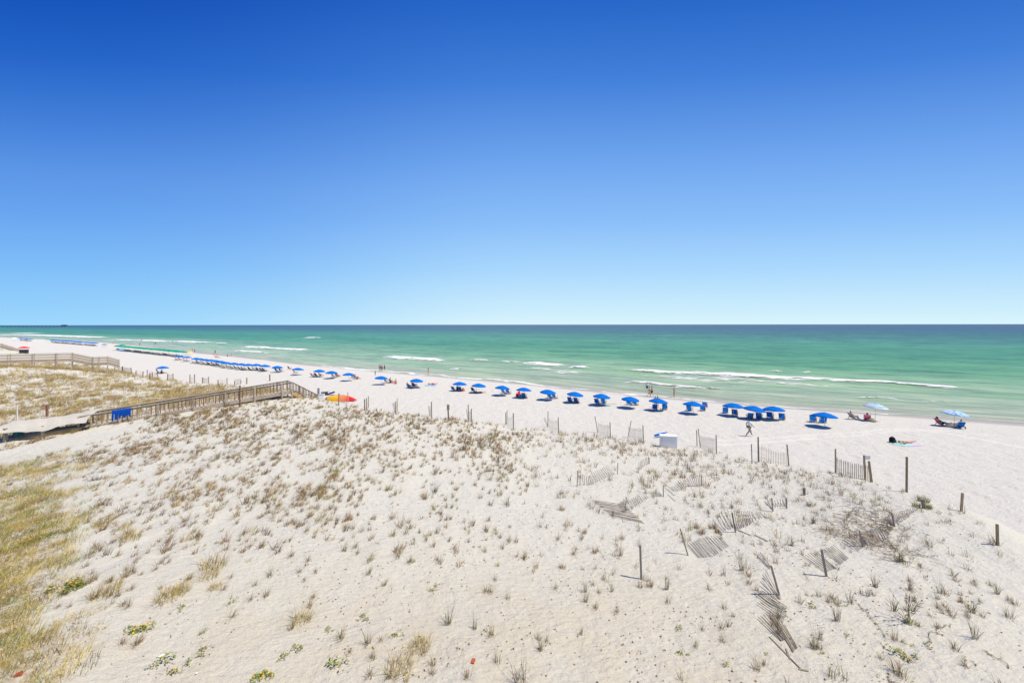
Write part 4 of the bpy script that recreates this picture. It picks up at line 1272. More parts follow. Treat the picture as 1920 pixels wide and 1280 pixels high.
# ------------------------------------------------------------------ tarpaulin over the low timber frame at the land end of the boardwalk
def gpt(px, py, h=0.0):
    p = hit(px, py, False); p[2] = gz(p[0], p[1]) + h
    return Vector(p)
fr = thing('timber_frame', gpt(10, 829), 0, 'low timber frame with a tan kickboard at the end of the boardwalk', 'frame')
FO = Vector(fr.location)
fA, fB = gpt(10, 829), gpt(81, 819)
back = Vector((-0.75, 1.6, 0))
fC = fB + (fB - fA).normalized() * 1.9
HT = 0.92
for p in (fA, fB, fA + back, fB + back, fA - (fB - fA).normalized() * 0.9):
    g = gz(p.x, p.y)
    MB().bar(Vector((p.x, p.y, g - 0.2)) - FO, Vector((p.x, p.y, fA.z + (fB.z - fA.z) * 0.5 + HT)) - FO, 0.17, 0.17).build('post', M['deck'], fr)
up = Vector((0, 0, HT - 0.24))
for a, b in ((fA, fB), (fA + back, fB + back), (fA, fA + back), (fB, fB + back)):
    MB().bar(a + up - FO, b + up - FO, 0.06, 0.12).build('beam', M['deck'], fr)
MB().bar(fB + Vector((0, 0, 0.12)) - FO, fC + Vector((0.15, 0.1, 0.16)) - FO, 0.06, 0.26).build('kickboard', M['tan'], fr)
MB().bar(fA + Vector((0.2, 0.25, 0.03)) - FO, fB + Vector((0, 0.2, 0.05)) - FO, 0.05, 0.2).build('kickboard', M['tan'], fr)
dk = [fB + Vector((0.0, 0.1, 0.30)), fC + Vector((0.4, 0.3, 0.34)), fC + Vector((-0.35, 1.5, 0.36)), fB + Vector((-0.75, 1.5, 0.32))]
for i in range(7):
    a = dk[0].lerp(dk[3], i / 7); b = dk[1].lerp(dk[2], i / 7)
    MB().bar(a - FO, b - FO, 0.20, 0.04).build('deck_board', M['slat'], fr)
tp = []
NI, NJ = 40, 14
for i in range(NI):
    k = i / (NI - 1)
    base = fA - (fB - fA).normalized() * 0.55 + (fB - fA).normalized() * ((fB - fA).length + 3.0) * k
    row = []
    for j in range(NJ):
        q = j / (NJ - 1)
        p = base + back * (q * 1.25 - 0.16)
        fold = 0.15 * math.sin(q * 17 - k * 5 + 1.5 * math.sin(k * 4)) * (1 - q) * math.sin(math.pi * min(1, k * 1.1)) + 0.02 * math.sin(k * 31 + q * 6)
        sagz = -0.20 * math.sin(math.pi * min(1, k / 0.72)) * (1 - q) ** 1.5 * 0.5
        lift = 0.33 * max(0, (k - 0.5) / 0.5) ** 1.2
        z = fA.z + (fB.z - fA.z) * min(1.3, k * 1.35) + HT + 0.05 + sagz + fold + lift * (0.25 + 0.75 * q) + 0.18 * q
        if q < 0.2: z -= 0.22 * (0.2 - q) / 0.2
        row.append(Vector((p.x, p.y, z)) - FO)
    tp.append(row)
to = MB().grid(tp)
o = link_mesh('tarpaulin', to.mesh('tarpaulin', M['tarp'], True), None, FO)
tag(o, 'sun bleached grey tarpaulin draped in folds over a low timber frame', 'tarpaulin')
hr = thing('hose_reel', gpt(19, 824, 0.24) + Vector((-0.2, 0.6, 0)), 0, 'teal hose reel in the shade under the tarpaulin', 'hose reel')
for k in (-0.09, 0.09):
    MB().tube([(k, 0, 0), (k + 0.02, 0, 0)], 0.24, 14).build('rim', M['teal'], hr)
MB().tube([(-0.08, 0, 0), (0.08, 0, 0)], 0.15, 12).build('hose_drum', M['teal'], hr)

# ------------------------------------------------------------------ things at the foot of the stairs and along the dune edge
KP = at_z(606, 749.5, 1.62); KQ = at_z(668.5, 750.2, 1.62)
for K_ in (KP, KQ): K_[2] = gz(K_[0], K_[1])
kx = Vector(KQ - KP); KL = kx.length
ky = thing('kayak', (Vector(KP) + Vector(KQ)) / 2, math.atan2(kx.y, kx.x), 'yellow to red kayak lying upturned on the sand behind the dune', 'kayak')
def kayak_mat():
    t = NT('blended_kayak_plastic')
    v = t.coord()
    sp = t.node('ShaderNodeSeparateXYZ'); t.link(v, sp.inputs[0])
    n = t.noise(v, 2.0, 3)
    f = t.math('ADD', t.maprange(sp.outputs[0], -KL / 2, KL / 2, 0, 1, False), t.math('MULTIPLY', t.math('SUBTRACT', n, 0.5), 0.08))
    t.base(t.ramp(f, [(0.0, (0.80, 0.44, 0.01)), (0.43, (0.84, 0.46, 0.01)), (0.52, (0.82, 0.28, 0.05)), (0.70, (0.78, 0.18, 0.05)), (0.78, (0.72, 0.02, 0.03)), (1.0, (0.70, 0.015, 0.025))]), 0.35, 0.4)
    return t.m
rows = []
for i in range(25):
    k = i / 24; x = (k - 0.5) * KL
    hw = 0.52 * max(0.02, math.sin(math.pi * min(1, max(0, k * 0.98 + 0.01)))) ** 0.62
    hh = 0.88 * max(0.03, math.sin(math.pi * k)) ** 0.55
    rk = 0.12 * abs(2 * k - 1) ** 3
    rows.append([(x, hw * math.cos(a), rk + 0.02 + hh * math.sin(a) * (1 + 0.12 * math.cos(2 * a))) for a in [math.pi * j / 12 for j in range(13)]])
hull = MB().grid(rows).build('hull', kayak_mat(), ky, True)
for y in (-0.13, 0.13):
    MB().tube([((i / 20 - 0.5) * KL * 0.8, y, 0.12 * abs(1.6 * i / 20 - 0.8) ** 3 + 0.88 * math.sin(math.pi * (0.1 + 0.8 * i / 20)) ** 0.55) for i in range(21)], 0.022, 5).build('keel_ridge', M['orange'] if y < 0 else M['yellow'], ky)
sg = thing('sign', hit(598, 748), R(-15), 'small white notice board on a post by the stairs', 'sign')
SH = float((hit(598, 748)[1]) / F * 20)
MB().bar((0, 0, -0.3), (0, 0, SH * 0.75), 0.09, 0.09).build('post', M['deck'], sg)
bd = MB().box((0, -0.06, SH * 0.72), (0.30, 0.02, SH * 0.62)).build('notice_board', M['boxwhite'], sg)
pm = plain('red_print', (0.6, 0.05, 0.05), 0.6); pg = plain('grey_print', (0.25, 0.25, 0.26), 0.6)
for k in range(9):
    z = SH * (0.98 - 0.065 * k)
    o_ = MB().box((0, -0.073, z), (0.22 if k % 3 else 0.26, 0.004, 0.035)).mesh('text_line', pm if k in (0, 4, 5) else pg)
    oo = link_mesh('text_line', o_, bd); own(bd, oo)
cr = thing('stacked_crates', hit(613, 740.5), R(25), 'dark folded beach gear lying on the sand behind the kayak', 'beach gear')
MB().box((-0.35, 0, 0.25), (0.95, 0.6, 0.5)).build('dark_crate', M['dark'], cr)
MB().bar((0.1, 0.0, 0.15), (1.1, 0.1, 0.42), 0.5, 0.16).build('folded_frame', M['navy'], cr)
MB().bar((-0.8, -0.1, 0.55), (0.4, -0.05, 0.57), 0.06, 0.06).build('handle', M['grey'], cr)
wb = thing('utility_box', hit(603, 749), R(10), 'low pale crate between the stairs and the kayak', 'crate')
MB().box((0, 0, 0.28), (0.5, 0.4, 0.56)).build('body', M['boxwhite'], wb); MB().box((0, 0, 0.58), (0.54, 0.44, 0.05)).build('lid', M['signgrey'], wb)

# white storage box with the closed umbrella resting on it
bA, bB = Vector(hit(1241, 840, False)), Vector(hit(1272.5, 841, False))
bx = bB - bA; BW = math.hypot(bx.x, bx.y)
ang = R(-11)
box = thing('storage_box', (*(bA + Vector((0, 0.25, 0))).xy, min(bA.z, bB.z) - 0.02), ang, 'white plastic storage box on the sand at the dune edge', 'storage box')
BH = 22.5 / F * bA.y
BWx = BW * 0.92
body = MB().box((BWx / 2, 0.28, BH / 2), (BWx, 0.56, BH)).build('body', M['boxwhite'], box)
lid = MB().box((BWx / 2, 0.28, BH + 0.025), (BWx + 0.06, 0.62, 0.05)).build('lid', M['boxwhite'], box)
for z in (BH * 0.82, BH * 0.62, BH * 0.3):
    o_ = link_mesh('latch', MB().box((0.12, -0.012, z), (0.05, 0.02, 0.05)).mesh('latch', M['steel']), body); own(body, o_)
cu_a = hit(1208, 822, False); D0 = cu_a[1]
a_, b_ = ray(1252, 809.5); tipp = Vector((a_ * (D0 + 0.9), D0 + 0.9, CAMZ + b_ * (D0 + 0.9)))
cu = thing('closed_umbrella', cu_a, 0, 'furled blue umbrella with a long pole leaning over the white box', 'umbrella')
d = tipp - Vector(cu_a)
MB().tube([(0, 0, 0), d * 0.48], 0.019, 6).build('pole', M['pole'], cu)
MB().tube([d * 0.42, d * 0.44, d * 0.6, d * 0.8, d * 0.93, d * 1.0], [0.05, 0.10, 0.115, 0.08, 0.045, 0.02], 9).build('furled_canopy', M['blue'], cu, True)

# ------------------------------------------------------------------ people
def skin_mesh(J, E, rad, root=0, sub=1):
    me = bpy.data.meshes.new('skeleton')
    me.from_pydata([tuple(p) for p in J], E, [])
    o = bpy.data.objects.new('skeleton', me); COL.objects.link(o)
    md = o.modifiers.new('s', 'SKIN')
    md.use_smooth_shade = True
    if not me.skin_vertices: me.skin_vertices.new()
    for i, r in enumerate(rad):
        v = me.skin_vertices[0].data[i]
        v.radius = (r, r) if not isinstance(r, tuple) else r
        v.use_root = (i == root)
    if sub:
        m2 = o.modifiers.new('u', 'SUBSURF'); m2.levels = sub; m2.render_levels = sub
    dg = bpy.context.evaluated_depsgraph_get()
    out = bpy.data.meshes.new_from_object(o.evaluated_get(dg))
    bpy.data.objects.remove(o); bpy.data.meshes.remove(me)
    return out

POSE = {}
def base_pose():
    return dict(pel=(0, 0, .95), spi=(0, -.01, 1.13), che=(0, 0, 1.33), nec=(0, .0, 1.49), chi=(0, .025, 1.56), hed=(0, .02, 1.66), top=(0, .0, 1.74), nos=(0, .115, 1.635),
        lsh=(-.17, 0, 1.41), lel=(-.22, -.03, 1.13), lwr=(-.22, .05, .89), rsh=(.17, 0, 1.41), rel=(.22, -.03, 1.13), rwr=(.22, .05, .89),
        lhi=(-.09, 0, .90), lkn=(-.10, .02, .49), lan=(-.10, -.03, .09), lto=(-.11, .13, .03), rhi=(.09, 0, .90), rkn=(.10, .02, .49), ran=(.10, -.03, .09), rto=(.11, .13, .03))
def pose(kind):
    p = base_pose()
    if kind == 'walk':
        p.update(lkn=(-.10, .20, .53), lan=(-.10, .30, .12), lto=(-.10, .45, .09), rkn=(.10, -.04, .49), ran=(.10, -.34, .17), rto=(.10, -.24, .05),
                 lel=(-.23, -.14, 1.15), lwr=(-.22, -.12, .90), rel=(.22, .10, 1.16), rwr=(.20, .30, .98))
    elif kind == 'hip':
        p.update(lel=(-.34, -.06, 1.18), lwr=(-.17, .04, 1.02), rel=(.30, .02, 1.16), rwr=(.24, .16, 1.3))
    elif kind == 'sit':        # reclined in a beach chair
        dz, dy = 0.28, -0.10
        p.update(pel=(0, dy, dz), spi=(0, dy - .10, dz + .17), che=(0, dy - .24, dz + .36), nec=(0, dy - .32, dz + .50), chi=(0, dy - .29, dz + .56), hed=(0, dy - .31, dz + .66), top=(0, dy - .34, dz + .74), nos=(0, dy - .205, dz + .64),
                 lsh=(-.17, dy - .27, dz + .43), lel=(-.30, dy - .08, dz + .26), lwr=(-.29, dy + .14, dz + .27), rsh=(.17, dy - .27, dz + .43), rel=(.30, dy - .08, dz + .26), rwr=(.29, dy + .14, dz + .27),
                 lhi=(-.09, dy + .04, dz), lkn=(-.11, dy + .44, dz + .10), lan=(-.11, dy + .78, .09), lto=(-.11, dy + .92, .12), rhi=(.09, dy + .04, dz), rkn=(.11, dy + .44, dz + .14), ran=(.11, dy + .74, .09), rto=(.11, dy + .88, .12))
    elif kind == 'ground':     # sitting on the sand, knees up
        dz = 0.13
        p.update(pel=(0, 0, dz), spi=(0, -.04, dz + .18), che=(0, -.02, dz + .38), nec=(0, .03, dz + .54), chi=(0, .06, dz + .61), hed=(0, .06, dz + .71), top=(0, .05, dz + .79), nos=(0, .155, dz + .69),
                 lsh=(-.17, 0, dz + .46), lel=(-.24, .16, dz + .26), lwr=(-.12, .34, dz + .30), rsh=(.17, 0, dz + .46), rel=(.24, .16, dz + .26), rwr=(.12, .34, dz + .30),
                 lhi=(-.09, .04, dz), lkn=(-.12, .36, dz + .34), lan=(-.11, .62, .08), lto=(-.11, .76, .04), rhi=(.09, .04, dz), rkn=(.12, .38, dz + .30), ran=(.11, .66, .08), rto=(.11, .80, .04))
    elif kind == 'lie':        # face down, head towards -Y
        p.update(pel=(0, .0, .12), spi=(0, -.18, .12), che=(0, -.38, .13), nec=(0, -.54, .15), chi=(0, -.60, .13), hed=(0, -.70, .15), top=(0, -.79, .16), nos=(.10, -.68, .13),
                 lsh=(-.17, -.46, .12), lel=(-.36, -.50, .05), lwr=(-.26, -.72, .04), rsh=(.17, -.46, .12), rel=(.36, -.50, .05), rwr=(.26, -.72, .04),
                 lhi=(-.09, .05, .11), lkn=(-.12, .46, .07), lan=(-.14, .86, .09), lto=(-.14, .98, .04), rhi=(.09, .05, .11), rkn=(.12, .46, .07), ran=(.15, .82, .22), rto=(.14, .92, .26))
    return p
def person(p, yaw, label, kind='hip', skin='skin', top=None, bottom=None, hair='hair_dark', long_hair=False, h=1.72, female=False, group=None, hat=None, parent_note=None):
    J = pose(kind)
    k = h / 1.74
    names = list(J.keys())
    pts = [Vector(J[n]) for n in names]
    ix = {n: i for i, n in enumerate(names)}
    E = [('pel', 'spi'), ('spi', 'che'), ('che', 'nec'), ('nec', 'chi'), ('chi', 'hed'), ('hed', 'top'), ('hed', 'nos'), ('che', 'lsh'), ('lsh', 'lel'), ('lel', 'lwr'), ('che', 'rsh'), ('rsh', 'rel'), ('rel', 'rwr'),
         ('pel', 'lhi'), ('lhi', 'lkn'), ('lkn', 'lan'), ('lan', 'lto'), ('pel', 'rhi'), ('rhi', 'rkn'), ('rkn', 'ran'), ('ran', 'rto')]
    E = [(ix[a], ix[b]) for a, b in E]
    rd = dict(pel=(.14, .11), spi=(.115, .095), che=(.145, .105), nec=.052, chi=.062, hed=.088, top=.05, nos=.014, lsh=.058, lel=.040, lwr=.027, rsh=.058, rel=.040, rwr=.027,
              lhi=.090, lkn=.058, lan=.038, lto=.028, rhi=.090, rkn=.058, ran=.038, rto=.028)
    if female: rd.update(pel=(.15, .115), spi=(.10, .085), che=(.125, .105), lsh=.05, rsh=.05)
    rad = [rd[n] for n in names]
    for s in ('l', 'r'):                                   # palm, five fingers of different length, thumb from the side
        w, el = Vector(J[s + 'wr']), Vector(J[s + 'el'])
        d = (w - el).normalized()
        side = d.cross(Vector((0, 1, 0)) if abs(d.y) < .8 else Vector((0, 0, 1))).normalized()
        bend = side.cross(d) * (0.03)
        pal = w + d * 0.065
        pi = len(pts); pts.append(pal); rad.append(.030); E.append((ix[s + 'wr'], pi))
        for f, (o_, L) in enumerate(((-.028, .07), (-.010, .085), (.010, .08), (.028, .062))):
            a = len(pts); pts.append(pal + d * .03 + side * o_); rad.append(.010)
            pts.append(pal + d * (.03 + L * .6) + side * o_ * 1.15 + bend * .5); rad.append(.009)
            pts.append(pal + d * (.03 + L) + side * o_ * 1.1 + bend * 1.3); rad.append(.008)
            E += [(pi, a), (a, a + 1), (a + 1, a + 2)]
        a = len(pts); pts.append(pal - d * .01 + side * .040); rad.append(.011); pts.append(pal + d * .045 + side * .062 + bend * .4); rad.append(.009)
        E += [(pi, a), (a, a + 1)]
    pts = [v * k for v in pts]
    rad = [(r[0] * k, r[1] * k) if isinstance(r, tuple) else r * k for r in rad]
    body = skin_mesh(pts, E, rad, ix['pel'])
    body.name = 'body'; body.materials.clear(); body.materials.append(M[skin])
    root = link_mesh('person', body, None, p, (0, 0, yaw))
    tag(root, label, 'person', group)
    V = {n: Vector(J[n]) * k for n in names}
    def cloth(name, chain, mat, root_i=0, sub=1):
        pn = [c[0] for c in chain]
        Pp = [V[c[0]] if isinstance(c[0], str) else V[c[0][0]].lerp(V[c[0][1]], c[0][2]) for c in chain]
        m = skin_mesh(Pp, [c[2] for c in chain if c[2]], [((c[1][0] * k, c[1][1] * k) if isinstance(c[1], tuple) else c[1] * k) for c in chain], root_i, sub)
        m.name = name; m.materials.clear(); m.materials.append(M[mat])
        o = link_mesh(name, m, root); own(root, o)
        return o
    if top:
        style, mat = top
        if style == 'shirt':
            cloth('shirt', [(('pel', 'spi', .15), (.165, .135), (0, 1)), ('spi', (.145, .12), (1, 2)), ('che', (.165, .125), (2, 3)), (('che', 'nec', .75), .085, None),
                            ('lsh', .082, (2, 4)), (('lsh', 'lel', .75), .066, (4, 5)), ('rsh', .082, (2, 6)), (('rsh', 'rel', .75), .066, (6, 7))], mat)
        elif style == 'suit':
            cloth('swimsuit', [('pel', (.16, .125), (0, 1)), ('spi', (.112, .098), (1, 2)), ('che', (.135, .118), None), (('pel', 'lhi', .9), .098, (0, 3)), (('pel', 'rhi', .9), .098, (0, 4))], mat)
        else:
            cloth('bikini_top', [(('spi', 'che', .55), (.128, .112), (0, 1)), (('spi', 'che', .98), (.134, .122), None)], mat)
    if bottom:
        style, mat = bottom
        if style == 'trousers':
            cloth('trousers', [('pel', (.16, .13), (0, 1)), ('lhi', .108, (1, 2)), ('lkn', .080, (2, 3)), (('lkn', 'lan', .92), .066, None),
                               ('rhi', .108, (0, 4)), ('rkn', .080, (4, 5)), (('rkn', 'ran', .92), .066, (5, 6))], mat)
        elif style == 'shorts':
            cloth('shorts', [('pel', (.16, .13), (0, 1)), ('lhi', .106, (1, 2)), (('lhi', 'lkn', .72), .088, None), ('rhi', .106, (0, 3)), (('rhi', 'rkn', .72), .088, (3, 4))], mat)
        else:
            cloth('bikini_bottom', [(('pel', 'spi', .2), (.152, .122), (0, 1)), ('pel', (.158, .124), (1, 2)), (('pel', 'lhi', .95), .094, (1, 3)), (('pel', 'rhi', .95), .094, None)], mat)
    up = (V['top'] - V['chi']).normalized()
    back = (V['hed'] - V['nos']).normalized()
    hc = V['hed'] + up * .022 * k + back * .022 * k
    if hair:
        hm = MB()
        rows = []
        q = up.rotation_difference(Vector((0, 0, 1))).inverted()
        for i in range(7):
            a = math.pi * 0.62 * i / 6
            rows.append([hc + (up * math.cos(a) + (back * math.cos(b) + up.cross(back) * math.sin(b)) * math.sin(a)) * .100 * k * (1 if math.cos(b) > -.35 or i < 3 else 0.86) for b in [2 * math.pi * j / 12 for j in range(13)]])
        hm.grid(rows)
        if long_hair:
            s = hc + back * .06 * k
            hm.tube([s + up * .03 * k, s + back * .035 * k - up * .10 * k, s + back * .05 * k - up * .26 * k, s + back * .03 * k - up * .40 * k], [.07 * k, .095 * k, .085 * k, .03 * k], 9)
        hm.build('hair', M[hair], root, True)
    for s in (-1, 1):                                       # eyes at half head height, ears
        sd = up.cross(back)
        c = V['hed'] - back * .086 * k + sd * .034 * s * k + up * 0.0
        MB().lathe([(0, -.008 * k), (.010 * k, 0), (0, .008 * k)], 6, c).build('eye', M['dark'], root)
    if hat:
        hm = MB(); hm.tube([hc + up * .05 * k, hc + up * .12 * k], [.115 * k, .09 * k], 10); hm.tube([hc + up * .045 * k, hc + up * .055 * k], [.20 * k, .20 * k], 12)
        hm.build('hat', M[hat], root)
    return root
FACE_R, FACE_L, FACE_SEA, FACE_CAM = R(-90), R(90), SEA_YAW, R(180)
def stand(px, py, yaw, label, **kw):
    P = hit(px, py)
    u_, v_ = uv(P[0], P[1])
    if v_ > vw(u_) - 1.0:           # in the wash: the feet stand on the sea bed
        P = at_z(px, py, 0.0); P[2] = max(float(beach_z(P[0], P[1])[0]), -0.35)
    return person(P, yaw, label, **kw)

stand(1404.5, 817.4, FACE_R, 'person in white shirt and khaki trousers walking right along the beach', kind='walk', skin='skin_dark', top=('shirt', 'white'), bottom=('trousers', 'khaki'), h=1.76)
stand(1217.5, 743.8, R(80), 'person in a black swimsuit walking beside a shirtless companion', kind='walk', top=('suit', 'black'), female=True, h=1.68, long_hair=False, group='couple walking at the waterline')
stand(1222.3, 743.8, R(85), 'shirtless person in black shorts walking at the waterline', kind='walk', bottom=('shorts', 'black'), h=1.80, hair='hair_brown', group='couple walking at the waterline')
stand(1264, 744, FACE_L, 'person in a black bikini standing alone at the waterline', kind='hip', top=('bikini', 'black'), bottom=('bikini', 'black'), female=True, h=1.68, hair='hair_brown')
P_ = at_z(1213.3, 727.5, 0.0); person((P_[0], P_[1], -0.62), FACE_SEA, 'person in white shirt and black shorts wading knee deep', kind='hip', top=('shirt', 'white'), bottom=('shorts', 'black'), h=1.78)
stand(803, 703.3, R(20), 'person with long black hair in a pale bikini at the water edge', kind='hip', skin='skin_pale', top=('bikini', 'white'), bottom=('bikini', 'yellow'), female=True, h=1.72, long_hair=True)
for i, (px, t_, b_, sk, lab) in enumerate([(711.8, ('suit', 'black'), None, 'skin', 'person in a black swimsuit at the left of the standing group'),
        (714.6, ('shirt', 'pink'), ('shorts', 'black'), 'skin', 'person in a pink top standing in the group'),
        (717.6, ('shirt', 'lilac'), ('shorts', 'lightblue'), 'skin_pale', 'person in a pale shirt and blue shorts in the group'),
        (721.2, ('shirt', 'black'), ('shorts', 'navy'), 'skin', 'person in dark clothes at the right of the standing group')]):
    stand(px, 695.6 + 0.3 * (i % 2), FACE_SEA + R(20 - 25 * i), lab, kind='hip', skin=sk, top=t_, bottom=b_, h=1.74 + .04 * (i % 2), group='group of four standing at the waterline', female=i in (0, 3))
stand(703.5, 704.2, R(-40), 'small child in teal standing behind the umbrella', kind='hip', top=('shirt', 'teal'), bottom=('shorts', 'teal'), h=1.15)
for px, py, lab, kw in [
    (365, 661.2, 'shirtless person in dark shorts at the shallows beyond the yellow umbrella', dict(bottom=('shorts', 'black'), h=1.75)),
    (361, 660.5, 'person in a pale swimsuit beside the shirtless person in dark shorts', dict(top=('suit', 'grey'), h=1.6, female=True)),
    (403.7, 662.8, 'shirtless person in black shorts standing above the pair lying down', dict(bottom=('shorts', 'black'), h=1.75)),
    (401.4, 663.3, 'child in pink beside the shirtless person in black shorts', dict(top=('suit', 'pink'), h=1.2)),
    (433.6, 668.2, 'child in red standing at the edge of the wet sand', dict(top=('suit', 'red'), h=1.2)),
    (262.3, 647.8, 'dark haired person standing above the green umbrellas', dict(top=('shirt', 'pink'), bottom=('shorts', 'navy'), h=1.75)),
    (210.6, 644.4, 'person in white standing at the far waterline', dict(top=('shirt', 'white'), bottom=('shorts', 'pink'), h=1.7)),
    (213.2, 644.4, 'person in pink beside the one in white far along the waterline', dict(top=('suit', 'pink'), h=1.6))]:
    stand(px, py, R(random.uniform(-180, 180)), lab, kind='hip', **kw)
for px, py, z, lab, kw in [(265.5, 638.6, -0.5, 'person wading far out above the green line', dict(bottom=('shorts', 'navy'), h=1.7)),
    (292, 644.6, -0.7, 'dark figure wading in the surf above the green line', dict(top=('shirt', 'black'), bottom=('shorts', 'black'), h=1.7)),
    (288.3, 644.4, -0.8, 'smaller bather beside the dark figure in the surf', dict(bottom=('shorts', 'black'), h=1.6)),
    (323.5, 641.6, -0.4, 'bather holding up something turquoise in the surf', dict(top=('shirt', 'teal'), bottom=('shorts', 'navy'), h=1.8))]:
    P_ = at_z(px, py, 0.0); person((P_[0], P_[1], z), R(random.uniform(-180, 180)), lab, kind='hip', **kw)

def sit_in(chair_px, key, label, chair_label, yaw=0.0, **kw):
    P = hit(*chair_px)
    put_chair(key, P, chair_label, yaw)
    return person((P[0], P[1], P[2] + 0.03), SEA_YAW + yaw, label, kind='sit', **kw)
sit_in((1601, 786), 'grey', 'person in an orange top reclining in a grey chair near the striped umbrella', 'grey beach chair left of the striped umbrella', R(-55), top=('bikini', 'orange'), bottom=('bikini', 'orange'), female=True)
sit_in((1626, 789.5), 'pink', 'person with long black hair sitting in a pink chair', 'pink beach chair under the striped umbrella', R(-10), top=('shirt', 'black'), bottom=('shorts', 'black'), long_hair=True, skin='skin', female=True)
sit_in((1766, 798.5), 'red', 'dark haired person reclining in a red chair under the printed umbrella', 'red beach chair under the printed umbrella', R(-75), top=('shirt', 'black'), bottom=('trousers', 'black'), skin='skin_dark', long_hair=True)
sit_in((1797.5, 803.5), 'royal', 'person reading in a bright blue chair at the far right', 'bright blue beach chair under the printed umbrella', R(8), bottom=('shorts', 'black'), skin='skin_pale')
bgx = thing('beach_bag', hit(1783, 801), R(30), 'beige beach bag on the sand between the red and the blue chair', 'bag')
MB().lathe([(0.0, 0.0), (0.42, 0.02), (0.46, 0.2), (0.38, 0.42), (0.30, 0.44)], 10).build('body', M['beige'], bgx, True)
MB().tube([(-0.25, 0, 0.42), (-0.15, 0, 0.58), (0.15, 0, 0.58), (0.25, 0, 0.42)], 0.015, 5).build('handle', M['beige'], bgx)
tag(MB().lathe([(0, 0), (0.05, 0), (0.055, 0.16), (0.03, 0.2), (0.02, 0.27), (0, 0.27)], 8).build('water_bottle', M['navy'], None), 'small dark bottle standing right of the bright blue chair', 'bottle').location = hit(1810, 803.5)
bg2 = thing('beach_bag', hit(1634, 791), R(10), 'grey green bag on the sand at the pole of the striped umbrella', 'bag')
MB().lathe([(0.0, 0.0), (0.40, 0.02), (0.42, 0.2), (0.30, 0.36), (0.2, 0.38)], 10).build('body', M['khaki'], bg2, True)

# the sunbather on the towel and the black bag
def towel(px, py, w, l, yaw, mat, label, mat2=None):
    P = hit(px, py)
    rows = []
    n, m = 14, 8
    for i in range(n):
        r_ = []
        for j in range(m):
            x, y = (j / (m - 1) - .5) * w, (i / (n - 1) - .5) * l
            X, Y = P[0] + x * math.cos(yaw) - y * math.sin(yaw), P[1] + x * math.sin(yaw) + y * math.cos(yaw)
            r_.append(Vector((X, Y, gz(X, Y) + 0.03 + 0.015 * math.sin(i * 2.1 + j))) - Vector(P))
        rows.append(r_)
    o = link_mesh('beach_towel', MB().grid(rows).mesh('beach_towel', M[mat], True), None, P)
    if mat2:
        o.data.materials.append(M[mat2])
        for pl in o.data.polygons:
            if pl.center.x > 0.25: pl.material_index = 1
    return tag(o, label, 'towel')
towel(1698, 832.5, 1.25, 2.2, R(-80), 'aqua', 'teal and lilac beach towel under the sunbather', 'lilac')
P_ = hit(1699, 831.5); person((P_[0], P_[1], gz(P_[0], P_[1]) + 0.06), R(-82), 'sunbather in a dark bikini lying face down on a teal towel', kind='lie', top=('bikini', 'black'), bottom=('bikini', 'black'), female=True, hair='hair_brown', h=1.70)
bb = thing('beach_bag', hit(1673, 829.5), R(10), 'black rucksack standing at the sunbather\'s head', 'bag')
MB().lathe([(0.0, 0.0), (0.23, 0.02), (0.25, 0.2), (0.22, 0.42), (0.12, 0.52), (0.0, 0.54)], 10).build('body', M['black'], bb, True)
MB().box((0.0, -0.22, 0.2), (0.26, 0.08, 0.22)).build('front_pocket', M['dark'], bb)
MB().tube([(-0.06, 0, 0.52), (-0.04, 0, 0.6), (0.04, 0, 0.6), (0.06, 0, 0.52)], 0.012, 5).build('handle', M['black'], bb)
towel(807, 722.2, 1.3, 2.0, R(-60), 'lightblue', 'bright blue beach towel laid on the empty sand')
towel(813, 723.8, 0.7, 0.9, R(-30), 'lilac', 'small pale towel in front of the bright blue one')
P_ = hit(811, 720.6); person((P_[0], P_[1], gz(P_[0], P_[1]) + 0.05), R(-80), 'sunbather in red shorts lying beside the bright blue towel', kind='lie', bottom=('shorts', 'red'), skin='skin')
towel(1134, 761, 0.8, 1.5, R(-75), 'teal', 'teal towel spread beside the chairs of a blue umbrella')
towel(1069, 752.5, 0.5, 0.3, 0, 'orange', 'orange towel thrown over the back of a blue chair', 'yellow').location.z += 0.75
towel(1247, 766.5, 0.55, 0.3, 0, 'white', 'white towel hung over a blue chair below the walking couple').location.z += 0.75
towel(1143, 757.5, 0.4, 2.2, R(-60), 'beige', 'sandy mat right of the chairs with the teal towel')

def bag(px, py, r, mat, label, h=0.4):
    b_ = thing('beach_bag', hit(px, py), random.random(), label, 'bag')
    MB().lathe([(0, 0), (r, .02), (r * 1.08, h * .5), (r * .8, h), (r * .6, h * 1.02)], 9).build('body', M[mat], b_, True)
    MB().tube([(-r * .5, 0, h), (-r * .3, 0, h * 1.4), (r * .3, 0, h * 1.4), (r * .5, 0, h)], 0.013, 5).build('handle', M[mat], b_)
bag(869, 733.5, .24, 'orange', 'orange beach bag right of two blue chairs')
bag(970.5, 743, .26, 'red', 'red bag at the left of the clutter under a blue umbrella', .55)
bag(976, 745, .3, 'teal', 'blue green cool bag in the clutter under a blue umbrella', .45)
bag(973.5, 741.5, .18, 'red', 'small red bag on top of the clutter under a blue umbrella', .7)
